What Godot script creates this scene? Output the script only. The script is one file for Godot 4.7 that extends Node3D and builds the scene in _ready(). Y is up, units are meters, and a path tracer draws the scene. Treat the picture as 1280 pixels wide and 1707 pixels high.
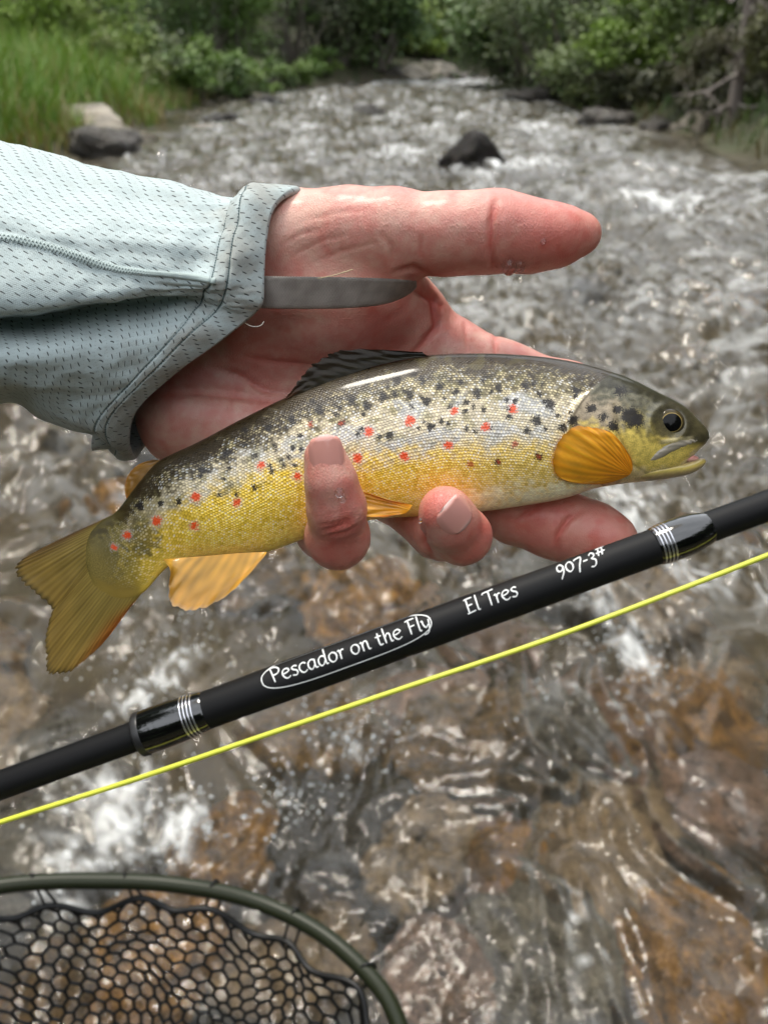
extends Node3D
# A brown trout held over a mountain stream. Lengths in metres; side-view sketches are in pixels of a
# 1280 x 1707 picture and are turned into real places with W(x, y, distance).

const F := 1327.0
const CX := 640.0
const CY := 853.5
const EYE := 1.32
var cam := Transform3D()
var rng := RandomNumberGenerator.new()
var nz := FastNoiseLite.new()
var cells := FastNoiseLite.new()


func W(x: float, y: float, d: float) -> Vector3:
	return cam * Vector3((x - CX) / F * d, -(y - CY) / F * d, -d)


func on_water(x: float, y: float, level := 0.0) -> Vector3:
	var q := cam.basis * Vector3((x - CX) / F, -(y - CY) / F, -1.0)
	return cam.origin + q * ((level - cam.origin.y) / q.y)


class MB:
	var v := PackedVector3Array()
	var n := PackedVector3Array()
	var c := PackedColorArray()
	var uv := PackedVector2Array()
	var i := PackedInt32Array()

	func grid(p: PackedVector3Array, nu: int, nv: int, closed := false, flip := false, col := PackedColorArray(), tex := PackedVector2Array()) -> void:
		var base := v.size()
		v.append_array(p)
		var m := PackedVector3Array()
		m.resize(nu * nv)
		for a in nu:
			var lo := maxi(a - 1, 0) * nv
			var hi := mini(a + 1, nu - 1) * nv
			var row := a * nv
			for b in nv:
				var l := b - 1
				var r := b + 1
				if closed:
					l = (l + nv) % nv
					r = r % nv
				else:
					l = maxi(l, 0)
					r = mini(r, nv - 1)
				var q := (p[hi + b] - p[lo + b]).cross(p[row + r] - p[row + l])
				if q.length_squared() < 1e-26:
					var other := lo if a > nu / 2 else hi
					q = p[row + b] - (p[other] + p[other + nv / 2]) * 0.5
					if flip:
						q = -q
				m[row + b] = -q.normalized() if flip else q.normalized()
		n.append_array(m)
		if col.size():
			c.append_array(col)
		else:
			var w := PackedColorArray()
			w.resize(nu * nv)
			w.fill(Color.WHITE)
			c.append_array(w)
		if tex.size():
			uv.append_array(tex)
		else:
			var t := PackedVector2Array()
			t.resize(nu * nv)
			uv.append_array(t)
		var wide := nv if closed else nv - 1
		for a in nu - 1:
			for b in wide:
				var p0 := base + a * nv + b
				var p1 := p0 + nv
				var p3 := base + a * nv + (b + 1) % nv
				var p2 := p3 + nv
				if flip:
					i.append_array(PackedInt32Array([p0, p1, p3, p3, p1, p2]))
				else:
					i.append_array(PackedInt32Array([p0, p3, p1, p3, p2, p1]))

	func tube(pts: PackedVector3Array, rad: PackedFloat32Array, sides := 8, color := Color.WHITE, cap := true, loop := false) -> void:
		var p := PackedVector3Array()
		var col := PackedColorArray()
		var cnt := pts.size()
		var t0 := (pts[1] - pts[0]).normalized()
		var nrm := t0.cross(Vector3.UP)
		if nrm.length() < 0.05:
			nrm = t0.cross(Vector3.RIGHT)
		nrm = nrm.normalized()
		var rows := 0
		for k in cnt:
			var t := (pts[mini(k + 1, cnt - 1)] - pts[maxi(k - 1, 0)]).normalized()
			if loop and (k == 0 or k == cnt - 1):
				t = (pts[1] - pts[cnt - 2]).normalized()
			nrm = (nrm - t * nrm.dot(t)).normalized()
			var bi := t.cross(nrm)
			if k == 0 and cap:
				for s in sides:
					p.append(pts[0])
				rows += 1
			for s in sides:
				var a := TAU * s / sides
				p.append(pts[k] + (nrm * cos(a) + bi * sin(a)) * rad[mini(k, rad.size() - 1)])
			rows += 1
			if k == cnt - 1 and cap:
				for s in sides:
					p.append(pts[k])
				rows += 1
		col.resize(p.size())
		col.fill(color)
		grid(p, rows, sides, true, true, col)

	func ball(at: Vector3, rx: Vector3, ry: Vector3, rz: Vector3, nu := 8, nv := 12, color := Color.WHITE) -> void:
		var p := PackedVector3Array()
		var col := PackedColorArray()
		for a in nu + 1:
			var th := PI * a / nu
			for b in nv:
				var ph := TAU * b / nv
				p.append(at + ry * cos(th) + (rx * cos(ph) + rz * sin(ph)) * sin(th))
		col.resize(p.size())
		col.fill(color)
		grid(p, nu + 1, nv, true, true, col)

	func mesh() -> ArrayMesh:
		var a := []
		a.resize(Mesh.ARRAY_MAX)
		a[Mesh.ARRAY_VERTEX] = v
		a[Mesh.ARRAY_NORMAL] = n
		a[Mesh.ARRAY_COLOR] = c
		a[Mesh.ARRAY_TEX_UV] = uv
		a[Mesh.ARRAY_INDEX] = i
		var m := ArrayMesh.new()
		m.add_surface_from_arrays(Mesh.PRIMITIVE_TRIANGLES, a)
		return m


func thing(called: String, label: String, category: String, at: Vector3, group := "") -> Node3D:
	var o := Node3D.new()
	o.name = called
	add_child(o, true)
	o.position = at
	tag(o, label, category, group)
	return o


func tag(o: Node, label: String, category: String, group := "") -> void:
	o.set_meta("label", label)
	o.set_meta("category", category)
	if group:
		o.set_meta("group", group)


func part(called: String, mb: MB, mat: Material, parent: Node3D, kind := "") -> MeshInstance3D:
	var o := MeshInstance3D.new()
	o.name = called
	o.mesh = mb.mesh()
	o.material_override = mat
	parent.add_child(o, true)
	if parent.get_parent() == self:
		o.position = -parent.position
	if kind:
		o.set_meta("kind", kind)
	return o


func setting(called: String, mb: MB, mat: Material, kind := "structure") -> MeshInstance3D:
	var o := MeshInstance3D.new()
	o.name = called
	o.mesh = mb.mesh()
	o.material_override = mat
	add_child(o, true)
	o.set_meta("kind", kind)
	return o


func paint(color := Color.WHITE, rough := 0.6, tinted := true) -> StandardMaterial3D:
	var m := StandardMaterial3D.new()
	m.albedo_color = color
	m.roughness = rough
	m.vertex_color_use_as_albedo = tinted
	return m


func noise_map(freq: float, kind := FastNoiseLite.TYPE_SIMPLEX_SMOOTH, size := 512, octaves := 4, sd := 1) -> NoiseTexture2D:
	var t := NoiseTexture2D.new()
	var q := FastNoiseLite.new()
	q.noise_type = kind
	q.frequency = freq
	q.seed = sd
	q.fractal_octaves = octaves
	t.noise = q
	t.width = size
	t.height = size
	t.seamless = true
	return t


func relief(m: StandardMaterial3D, tex: Texture2D, centimetres: float, per_metre := 0.0) -> void:
	m.heightmap_enabled = true
	m.heightmap_texture = tex
	m.heightmap_scale = centimetres
	if per_metre > 0.0:
		m.uv1_triplanar = true
		m.uv1_scale = Vector3.ONE * per_metre


func cr(a: float, b: float, c: float, d: float, t: float) -> float:
	return 0.5 * (2.0 * b + (c - a) * t + (2.0 * a - 5.0 * b + 4.0 * c - d) * t * t + (3.0 * b - a - 3.0 * c + d) * t * t * t)


func cr3(a: Vector3, b: Vector3, c: Vector3, d: Vector3, t: float) -> Vector3:
	return 0.5 * (2.0 * b + (c - a) * t + (2.0 * a - 5.0 * b + 4.0 * c - d) * t * t + (3.0 * b - a - 3.0 * c + d) * t * t * t)


func along(pts: Array, t: float) -> Vector3:
	# a smooth curve through pts, t from 0 to 1
	var k := pts.size()
	var f := clampf(t, 0.0, 1.0) * (k - 1)
	var s := mini(int(f), k - 2)
	return cr3(pts[maxi(s - 1, 0)], pts[s], pts[s + 1], pts[mini(s + 2, k - 1)], f - s)


func smooth_path(pts: Array, count: int) -> PackedVector3Array:
	# the same, at even steps of length
	var raw := PackedVector3Array()
	var at := PackedFloat32Array()
	var fine := count * 4
	var total := 0.0
	for k in fine + 1:
		raw.append(along(pts, float(k) / fine))
		if k:
			total += raw[k].distance_to(raw[k - 1])
		at.append(total)
	var out := PackedVector3Array()
	var j := 0
	for k in count:
		var want := total * k / (count - 1)
		while j < fine - 1 and at[j + 1] < want:
			j += 1
		out.append(raw[j].lerp(raw[j + 1], clampf((want - at[j]) / maxf(at[j + 1] - at[j], 1e-9), 0, 1)))
	return out


func flat_path(points: PackedFloat32Array, d: float) -> Array:
	# x, y pairs of a side-view sketch at one distance
	var out := []
	for k in points.size() / 2:
		out.append(W(points[2 * k], points[2 * k + 1], d))
	return out


func radii(r: float) -> PackedFloat32Array:
	return PackedFloat32Array([r])


func ss(a: float, b: float, x: float) -> float:
	var t := clampf((x - a) / (b - a), 0.0, 1.0)
	return t * t * (3.0 - 2.0 * t)


func _ready() -> void:
	rng.seed = 7
	nz.noise_type = FastNoiseLite.TYPE_SIMPLEX_SMOOTH
	nz.frequency = 1.0
	nz.fractal_type = FastNoiseLite.FRACTAL_NONE
	cells.noise_type = FastNoiseLite.TYPE_CELLULAR
	cells.frequency = 1.0
	cells.fractal_type = FastNoiseLite.FRACTAL_NONE

	# camera
	var pitch := deg_to_rad(-30.5)
	cam = Transform3D(Basis(Vector3.RIGHT, pitch), Vector3(0, EYE, 0))
	var c := Camera3D.new()
	c.name = "camera"
	add_child(c)
	c.transform = cam
	var look := CameraAttributesPhysical.new()
	look.frustum_focal_length = 18.657
	look.frustum_focus_distance = 0.243
	look.frustum_near = 0.02
	look.frustum_far = 400.0
	look.exposure_aperture = 9.6
	c.attributes = look
	c.current = true

	# sky and sun: bright thin overcast
	var sky := ProceduralSkyMaterial.new()
	sky.sky_top_color = Color(0.93, 0.95, 0.98)
	sky.sky_horizon_color = Color(0.84, 0.87, 0.9)
	sky.sky_curve = 0.25
	sky.ground_bottom_color = Color(0.25, 0.25, 0.22)
	sky.ground_horizon_color = Color(0.45, 0.46, 0.44)
	sky.sky_cover = cloud_cover()
	sky.sky_cover_modulate = Color(1, 1, 1, 0.35)
	var e := Environment.new()
	e.background_mode = Environment.BG_SKY
	e.sky = Sky.new()
	e.sky.sky_material = sky
	e.background_energy_multiplier = 1.0
	e.tonemap_mode = Environment.TONE_MAPPER_LINEAR
	e.tonemap_exposure = 2.25
	e.sdfgi_enabled = true
	e.ssao_enabled = true
	e.ssil_enabled = true
	var we := WorldEnvironment.new()
	we.name = "world_environment"
	we.environment = e
	add_child(we)
	var sun := DirectionalLight3D.new()
	sun.name = "sun"
	sun.light_color = Color(1.0, 0.97, 0.92)
	sun.light_energy = 0.5
	sun.light_angular_distance = 14.0
	sun.shadow_enabled = true
	add_child(sun)
	sun.look_at_from_position(Vector3.ZERO, Vector3(0.22, -1.0, 0.3))

	land()
	river()
	stones()
	plants()
	hold_person()
	trout()
	rod()
	net()


func cloud_cover() -> ImageTexture:
	var w := 512
	var h := 256
	var q := FastNoiseLite.new()
	q.frequency = 2.2
	q.fractal_octaves = 4
	q.seed = 12
	var b := PackedByteArray()
	b.resize(w * h * 4)
	for y in h:
		var up := PI * (0.5 - (y + 0.5) / h)
		for x in w:
			var a := TAU * x / w
			var t := q.get_noise_3d(cos(up) * cos(a), sin(up) * 1.6, cos(up) * sin(a))
			var g := int(clampf(0.62 + t * 0.55, 0, 1) * 255)
			var o := (y * w + x) * 4
			b[o] = g
			b[o + 1] = g
			b[o + 2] = g
			b[o + 3] = 255
	return ImageTexture.create_from_image(Image.create_from_data(w, h, false, Image.FORMAT_RGBA8, b))


# ---------------------------------------------------------------- land and water

func mid_river(z: float) -> float:
	var q := maxf(0.0, -24.0 - z)
	return 0.25 + q * q * 0.03


func half_river(z: float) -> float:
	return 4.6 + 0.35 * nz.get_noise_2d(z * 0.22, 71.0) + 0.12 * nz.get_noise_2d(z * 1.3, 5.0)


func ground_height(x: float, z: float) -> float:
	var s := absf(x - mid_river(z)) - half_river(z)
	var rough := 0.05 * nz.get_noise_2d(x * 0.9, z * 0.9) + 0.025 * nz.get_noise_2d(x * 3.1, z * 3.1)
	# the stream comes round a bend: behind the angler there is bank
	s = maxf(s, (z - 1.9) * 0.9) if z > 1.0 else s
	if s < 0.0:
		var shelf := 0.22 if x < 0.0 else 0.3
		return -shelf * ss(0.0, 1.4, -s) + rough * 0.8 - 0.02
	var up := 0.42 * ss(0.0, 0.9, s) + 0.16 * s + 0.35 * maxf(0.0, s - 4.0) * ss(4.0, 18.0, s)
	return minf(up, 26.0) + rough * (1.0 + s * 0.3)


func land() -> void:
	var m := paint(Color.WHITE, 0.9)
	relief(m, noise_map(0.02, FastNoiseLite.TYPE_SIMPLEX_SMOOTH, 512, 5), 2.0, 0.7)
	var zs := PackedFloat32Array()
	var z := 4.0
	while z > -260.0:
		zs.append(z)
		z -= clampf(0.03 * absf(z - 1.0), 0.1, 8.0)
	var nx := 240
	var p := PackedVector3Array()
	var col := PackedColorArray()
	for zz in zs:
		for k in nx:
			var u := 2.0 * k / (nx - 1) - 1.0
			var x := signf(u) * (9.0 * absf(u) + 150.0 * pow(absf(u), 4.0)) + 0.25
			var h := ground_height(x, zz)
			p.append(Vector3(x, h, zz))
			var t := 0.5 + 0.5 * nz.get_noise_2d(x * 2.3 + 9.0, zz * 2.3)
			var wet := Color(0.1, 0.08, 0.05).lerp(Color(0.045, 0.038, 0.028), t)
			var dry := Color(0.035, 0.05, 0.015).lerp(Color(0.05, 0.04, 0.022), t)
			col.append(wet.lerp(dry, ss(-0.06, 0.1, h)))
	var mb := MB.new()
	mb.grid(p, zs.size(), nx, false, true, col)
	setting("ground", mb, m)


func wave(x: float, z: float) -> float:
	var a := nz.get_noise_2d(x * 0.9, z * 0.62)
	var wx := x + 0.12 * nz.get_noise_2d(x * 2.0 + 40.0, z * 2.0)
	var wz := z + 0.12 * nz.get_noise_2d(x * 2.0, z * 2.0 + 40.0)
	var b := 1.0 - 2.2 * absf(nz.get_noise_2d(wx * 2.3 + 7.0, wz * 1.7))
	var c := 1.0 - 2.2 * absf(nz.get_noise_2d(wx * 6.0, wz * 4.4 + 3.0))
	var d := nz.get_noise_2d(wx * 14.0, wz * 10.0)
	var e := nz.get_noise_2d(wx * 33.0, wz * 24.0)
	var near := lerpf(0.5, 1.0, ss(0.8, 3.5, -z))
	return 0.06 * a + (0.045 * b + 0.032 * c) * (0.75 + 0.5 * a) * near + (0.018 * d + 0.008 * e) * lerpf(0.45, 1.0, ss(1.0, 3.0, -z))


func river() -> void:
	var m := StandardMaterial3D.new()
	m.albedo_color = Color(0.93, 0.9, 0.82, 0.02)
	m.roughness = 0.04
	m.transparency = BaseMaterial3D.TRANSPARENCY_ALPHA
	m.refraction_enabled = true
	m.refraction_scale = 0.033
	relief(m, noise_map(0.025, FastNoiseLite.TYPE_SIMPLEX_SMOOTH, 1024, 5, 5), 0.35, 1.3)
	var fm := paint(Color.WHITE, 0.55)
	fm.transparency = BaseMaterial3D.TRANSPARENCY_ALPHA
	# where white water stands: picture x, y of the spot on the water and its radius in metres
	var patches := []
	for q in [[190, 1400, 0.16, 0.68], [310, 1375, 0.05, 0.8], [610, 1225, 0.09, 0.95], [560, 1190, 0.06, 0.7], [930, 1150, 0.12, 0.95], [1050, 1110, 0.08, 0.8], [860, 915, 0.2, 0.95], [1010, 850, 0.24, 0.8], [1110, 330, 0.6, 0.9], [1240, 292, 0.9, 1.0], [300, 1075, 0.12, 0.7], [250, 1170, 0.1, 0.8], [480, 1330, 0.06, 0.5], [780, 285, 0.6, 0.8], [1190, 640, 0.3, 0.6], [1250, 1040, 0.1, 0.6], [90, 1500, 0.1, 0.8], [790, 140, 3.0, 1.0], [640, 250, 1.2, 0.5], [900, 200, 2.0, 0.5]]:
		var at := on_water(q[0], q[1])
		patches.append([at.x, at.z, q[2], q[3]])
	var zs := PackedFloat32Array()
	var z := 1.5
	while z > -46.0:
		zs.append(z)
		z -= 0.0085 * sqrt(z * z + EYE * EYE)
	var nx := 440
	var p := PackedVector3Array()
	var fp := PackedVector3Array()
	var fc := PackedColorArray()
	for zz in zs:
		var far := ss(2.0, 9.0, -zz)
		var mx := mid_river(zz)
		var hw := half_river(zz) + 0.5
		for k in nx:
			var u := 2.0 * k / (nx - 1) - 1.0
			var x := mx + hw * u * (0.34 + 0.66 * u * u)
			var h := wave(x, zz)
			var calm := ss(hw - 0.2, hw - 2.2, absf(x - mx))
			h = lerpf(h * 0.3, h, calm)
			p.append(Vector3(x, h, zz))
			var a := nz.get_noise_2d(x * 0.75 + 3.0, zz * 0.42 + 8.0) * 0.55 + nz.get_noise_2d(x * 2.6, zz * 1.7) * 0.4 + h * 3.5
			for q in patches:
				var dx: float = x - q[0]
				var dz: float = (zz - q[1]) * 0.75
				var rr: float = q[2]
				var d2 := (dx * dx + dz * dz) / (rr * rr)
				if d2 < 4.0:
					a += q[3] * exp(-d2 * 1.3) * 0.72
			var lace := absf(nz.get_noise_2d(x * 13.0, zz * 9.0)) + 0.7 * absf(nz.get_noise_2d(x * 31.0 + 5.0, zz * 24.0))
			a += nz.get_noise_2d(x * 5.0, zz * 3.6) * 0.3 - lace * 0.75 + 0.25
			var lo := lerpf(0.62, 0.36, far)
			var alpha := ss(lo, lo + 0.75, a) * 0.8 * calm
			# air bubbles carried under the surface: a thin grey veil in streaks
			var st := nz.get_noise_2d(x * 1.6 + 20.0, zz * 2.6) * 0.5 + nz.get_noise_2d(x * 4.5, zz * 10.0 + 11.0) * 0.6 + nz.get_noise_2d(x * 12.0, zz * 29.0 + 7.0) * 0.6 + h * 4.0
			alpha = maxf(alpha, ss(0.0, 0.95, st) * lerpf(0.04, 0.36, ss(0.9, 5.0, -zz)) * calm)
			fp.append(Vector3(x, h + 0.003 + 0.006 * alpha, zz))
			fc.append(Color(0.7, 0.71, 0.7, alpha))
	var mb := MB.new()
	mb.grid(p, zs.size(), nx, false, true)
	setting("river_water", mb, m)
	var fb := MB.new()
	fb.grid(fp, zs.size(), nx, false, true, fc)
	setting("foam", fb, fm, "stuff")
	# drops thrown up by the white water
	var drop := MB.new()
	drop.ball(Vector3.ZERO, Vector3(1, 0, 0), Vector3(0, 1, 0), Vector3(0, 0, 1), 4, 6)
	var where := []
	for k in 900:
		var q: Array = patches[rng.randi() % 13]
		var at := Vector3(q[0] + rng.randfn() * q[2] * 0.8, 0, q[1] + rng.randfn() * q[2] * 0.8)
		at.y = wave(at.x, at.z) + absf(rng.randfn()) * 0.012
		where.append([at, rng.randf_range(0.0008, 0.003)])
	var mm := MultiMesh.new()
	mm.transform_format = MultiMesh.TRANSFORM_3D
	mm.mesh = drop.mesh()
	mm.instance_count = where.size()
	for k in where.size():
		mm.set_instance_transform(k, Transform3D(Basis().scaled(Vector3.ONE * where[k][1]), where[k][0]))
	var o := MultiMeshInstance3D.new()
	o.name = "spray_drops"
	o.multimesh = mm
	o.material_override = paint(Color(0.9, 0.92, 0.92), 0.08, false)
	add_child(o)
	o.set_meta("kind", "stuff")


# ---------------------------------------------------------------- stones

func stone_mesh(sd: int, base: Color, second: Color, angular := 0.25) -> ArrayMesh:
	var p := PackedVector3Array()
	var col := PackedColorArray()
	var nu := 22
	var nv := 34
	for a in nu + 1:
		var th := PI * a / nu
		for b in nv:
			var ph := TAU * b / nv
			var q := Vector3(sin(th) * cos(ph), cos(th), sin(th) * sin(ph))
			var s := q * 0.9 + Vector3.ONE * sd * 3.7
			var r := 1.0 + angular * nz.get_noise_3dv(s) + 0.12 * nz.get_noise_3dv(s * 2.7) + 0.035 * nz.get_noise_3dv(s * 8.0)
			p.append(q * r)
			var t := 0.5 + 0.6 * nz.get_noise_3dv(s * 3.0 + Vector3.ONE * 20.0) + 0.35 * nz.get_noise_3dv(s * 11.0)
			col.append(base.lerp(second, clampf(t * 1.3 - 0.15, 0, 1)).lerp(Color(0.05, 0.04, 0.03), ss(0.1, 0.5, nz.get_noise_3dv(s * 5.0 + Vector3.ONE * 60.0)) * 0.6))
	var mb := MB.new()
	mb.grid(p, nu + 1, nv, true, true, col)
	return mb.mesh()


func peak_mesh() -> ArrayMesh:
	var p := PackedVector3Array()
	var col := PackedColorArray()
	for a in 25:
		var t := a / 24.0
		for b in 36:
			var ph := TAU * b / 36
			var q := Vector3(cos(ph), 0, sin(ph))
			var r := (1.0 - t) * 0.45 + 0.62 * sqrt(maxf(0.0, 1.0 - t * t))
			r *= 1.0 + 0.28 * nz.get_noise_3dv(q * 0.9 + Vector3(3, t, 0)) + 0.08 * nz.get_noise_3dv(q * 3.0 + Vector3(0, t * 3.0, 5))
			p.append(q * r + Vector3(0.12 * t, t, 0))
			col.append(Color(0.028, 0.024, 0.02).lerp(Color(0.012, 0.011, 0.01), 0.5 + 0.5 * nz.get_noise_3dv(q * 4.0 + Vector3(0, t * 5.0, 0))))
	var mb := MB.new()
	mb.grid(p, 25, 36, true, false, col)
	return mb.mesh()


func put_stone(called: String, me: Mesh, mat: Material, at: Vector3, size: Vector3, turn: float, label: String, category: String, group := "") -> void:
	var o := MeshInstance3D.new()
	o.name = called
	o.mesh = me
	o.material_override = mat
	add_child(o, true)
	o.position = at
	o.rotation.y = turn
	o.scale = size
	tag(o, label, category, group)


func stones() -> void:
	var wet := paint(Color.WHITE, 0.5)
	relief(wet, noise_map(0.02, FastNoiseLite.TYPE_SIMPLEX_SMOOTH, 512, 5, 3), 5.0, 1.2)
	var shine := paint(Color.WHITE, 0.3)
	relief(shine, noise_map(0.02, FastNoiseLite.TYPE_SIMPLEX_SMOOTH, 512, 5, 4), 5.0, 1.2)
	var dull := paint(Color.WHITE, 0.6)
	dull.metallic_specular = 0.25
	var orange := [Color(0.66, 0.35, 0.1), Color(0.26, 0.14, 0.055)]
	var tan := [Color(0.6, 0.45, 0.3), Color(0.3, 0.22, 0.15)]
	var grey := [Color(0.4, 0.38, 0.35), Color(0.18, 0.175, 0.165)]
	var dark := [Color(0.08, 0.07, 0.065), Color(0.035, 0.032, 0.03)]
	var pink := [Color(0.55, 0.35, 0.27), Color(0.28, 0.2, 0.17)]
	var brown := [Color(0.36, 0.21, 0.07), Color(0.15, 0.095, 0.045)]
	var kinds := [orange, tan, grey, dark, pink, brown]
	var made := []
	for k in 12:
		made.append(stone_mesh(k, kinds[k % 6][0], kinds[k % 6][1]))
	# stones one can point to on the bed: picture x, y, half width in picture pixels, flatness, mesh
	for q in [
		[1140, 1590, 125, 0.55, 0, "large orange stone on the stream bed, alone at the lower right corner"],
		[735, 1640, 95, 0.5, 4, "pinkish orange stone on the stream bed just beside the net hoop"],
		[375, 1410, 90, 0.5, 6, "rusty orange stone on the stream bed just above the net hoop"],
		[770, 1235, 110, 0.45, 5, "olive brown stone under the water, below the yellow fly line"],
		[250, 1590, 120, 0.5, 0, "orange stone on the stream bed seen through the net"],
		[555, 1385, 100, 0.5, 3, "dark violet grey stone on the stream bed below the yellow line"],
		[900, 1610, 130, 0.4, 2, "broad grey slab on the stream bed left of the large orange stone"],
		[960, 1215, 75, 0.5, 2, "rounded grey stone under a patch of foam below the line"],
		[1200, 1350, 100, 0.45, 4, "pinkish tan stone on the stream bed at the right edge"],
		[700, 1420, 100, 0.4, 1, "flat tan stone on the stream bed above the pinkish orange stone"],
		[1010, 1430, 120, 0.4, 7, "wide pale tan stone on the stream bed above the grey slab"],
		[90, 1650, 90, 0.5, 5, "brown stone on the stream bed under the left of the net"],
		[470, 1620, 95, 0.45, 7, "pale tan stone on the stream bed under the right of the net"],
		[600, 1000, 110, 0.45, 0, "orange tan stone under the riffle behind the fly rod lettering"],
		[430, 960, 90, 0.45, 5, "brown stone under the riffle just right of the anal fin"],
		[1080, 1010, 90, 0.45, 1, "tan stone under the riffle right of the rod lettering"],
	]:
		var at := on_water(q[0], q[1], -0.075)
		var r: float = q[2] / F * at.distance_to(cam.origin)
		put_stone("river_stone", made[q[4]], wet, at + Vector3(0, -r * q[3] * 0.4, 0), Vector3(r, r * q[3], r * 0.85), rng.randf() * TAU, q[5], "stone", "stones on the stream bed")
	for k in 290:
		var zz := 0.7 - 6.2 * pow(rng.randf(), 1.5)
		var x := rng.randf_range(-1.0, 1.0) * (0.75 + 0.55 * absf(zz))
		var r := 0.035 + 0.16 * pow(rng.randf(), 2.0)
		var kind: int = [0, 0, 1, 1, 2, 2, 3, 4, 4, 5, 5, 6, 7, 8, 10, 11][rng.randi() % 16]
		put_stone("river_stone", made[kind], wet, Vector3(x, ground_height(x, zz) + r * 0.2 + 0.02, zz), Vector3(r, r * rng.randf_range(0.45, 0.65), r * rng.randf_range(0.7, 1.1)), rng.randf() * TAU, "mottled river stone blurred by the rushing water above it", "stone", "stones on the stream bed")
	# rocks that stand out of the water
	var basalt := stone_mesh(31, Color(0.05, 0.043, 0.036), Color(0.022, 0.02, 0.018), 0.5)
	var at := on_water(783, 276)
	put_stone("mid_stream_rock", peak_mesh(), dull, at + Vector3(0, -0.06, 0), Vector3(0.36, 0.47, 0.32), 0.0, "dark wet pointed rock standing alone in the middle of the stream", "rock")
	var cap := stone_mesh(44, Color(0.06, 0.05, 0.043), Color(0.028, 0.025, 0.022), 0.5)
	var pale := stone_mesh(52, Color(0.42, 0.37, 0.29), Color(0.2, 0.17, 0.13), 0.35)
	var shore := stone_mesh(53, Color(0.09, 0.08, 0.065), Color(0.05, 0.043, 0.037), 0.35)
	at = on_water(105, 232)
	put_stone("shore_boulder", pale, wet, at + Vector3(0, 0.1, -0.1), Vector3(0.95, 0.36, 0.6), 0.2, "long pale boulder at the grassy water's edge above the sleeve", "rock")
	at = on_water(178, 256)
	put_stone("shore_boulder", shore, shine, at + Vector3(0, 0.06, 0.0), Vector3(0.5, 0.32, 0.4), 0.5, "black wet boulder against the end of the long pale boulder", "rock")
	var small := [[235, 232, 0.22, 0.1, 52, "low pale stone beside the black boulder on the grassy shore"], [372, 200, 0.34, 0.12, 31, "flat dark rock awash in the shallows by the alders"], [445, 172, 0.42, 0.16, 31, "dark rock at the far end of the shallows"], [425, 162, 0.4, 0.12, 52, "pale flat rock just behind the dark rock in the shallows"], [335, 215, 0.3, 0.08, 52, "tan rock barely covered in the shallows"], [612, 186, 0.4, 0.1, 44, "dark rock barely breaking the surface far upstream"], [300, 168, 0.35, 0.3, 53, "dark rock under the alder roots on the grassy shore"], [650, 134, 0.6, 0.45, 53, "dark rock on the far shore, first in a row"], [690, 133, 0.8, 0.5, 52, "pale rock on the far shore between darker ones"], [722, 130, 0.9, 0.55, 52, "largest pale rock on the far shore near the bend"], [770, 132, 0.6, 0.3, 53, "low dark rock on the far shore at the bend"], [1010, 205, 0.5, 0.25, 53, "dark rock under the bright green alder"], [1165, 222, 0.5, 0.28, 52, "tan rock at the foot of the bare tree"], [1100, 215, 0.4, 0.2, 53, "dark rock between the bright alder and the bare tree"], [880, 168, 0.6, 0.3, 53, "dark rock under the grey green alders"]]
	for q in small:
		at = on_water(q[0], q[1])
		at.y -= 0.02
		var me: ArrayMesh = {31: basalt, 44: cap, 52: pale, 53: shore}[q[4]]
		put_stone("shore_rock", me, shine, at + Vector3(0, q[3] * 0.2, 0), Vector3(q[2], q[3], q[2] * 0.8), rng.randf() * TAU, q[5], "rock", "rocks along the shore")


# ---------------------------------------------------------------- plants

func leaf_mesh(long: float, wide: float) -> ArrayMesh:
	var mb := MB.new()
	var p := PackedVector3Array()
	for k in 4:
		var t := k / 3.0
		var w: float = wide * [0.15, 1.0, 0.85, 0.05][k]
		var bend := -0.25 * long * t * t
		p.append(Vector3(-w, bend + w * 0.25, long * t))
		p.append(Vector3(0, bend, long * t))
		p.append(Vector3(w, bend + w * 0.25, long * t))
	mb.grid(p, 4, 3, false, true)
	return mb.mesh()


func leaf_paint() -> StandardMaterial3D:
	var m := paint(Color.WHITE, 0.55)
	m.backlight_enabled = true
	m.backlight = Color(0.55, 0.6, 0.3)
	return m


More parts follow.
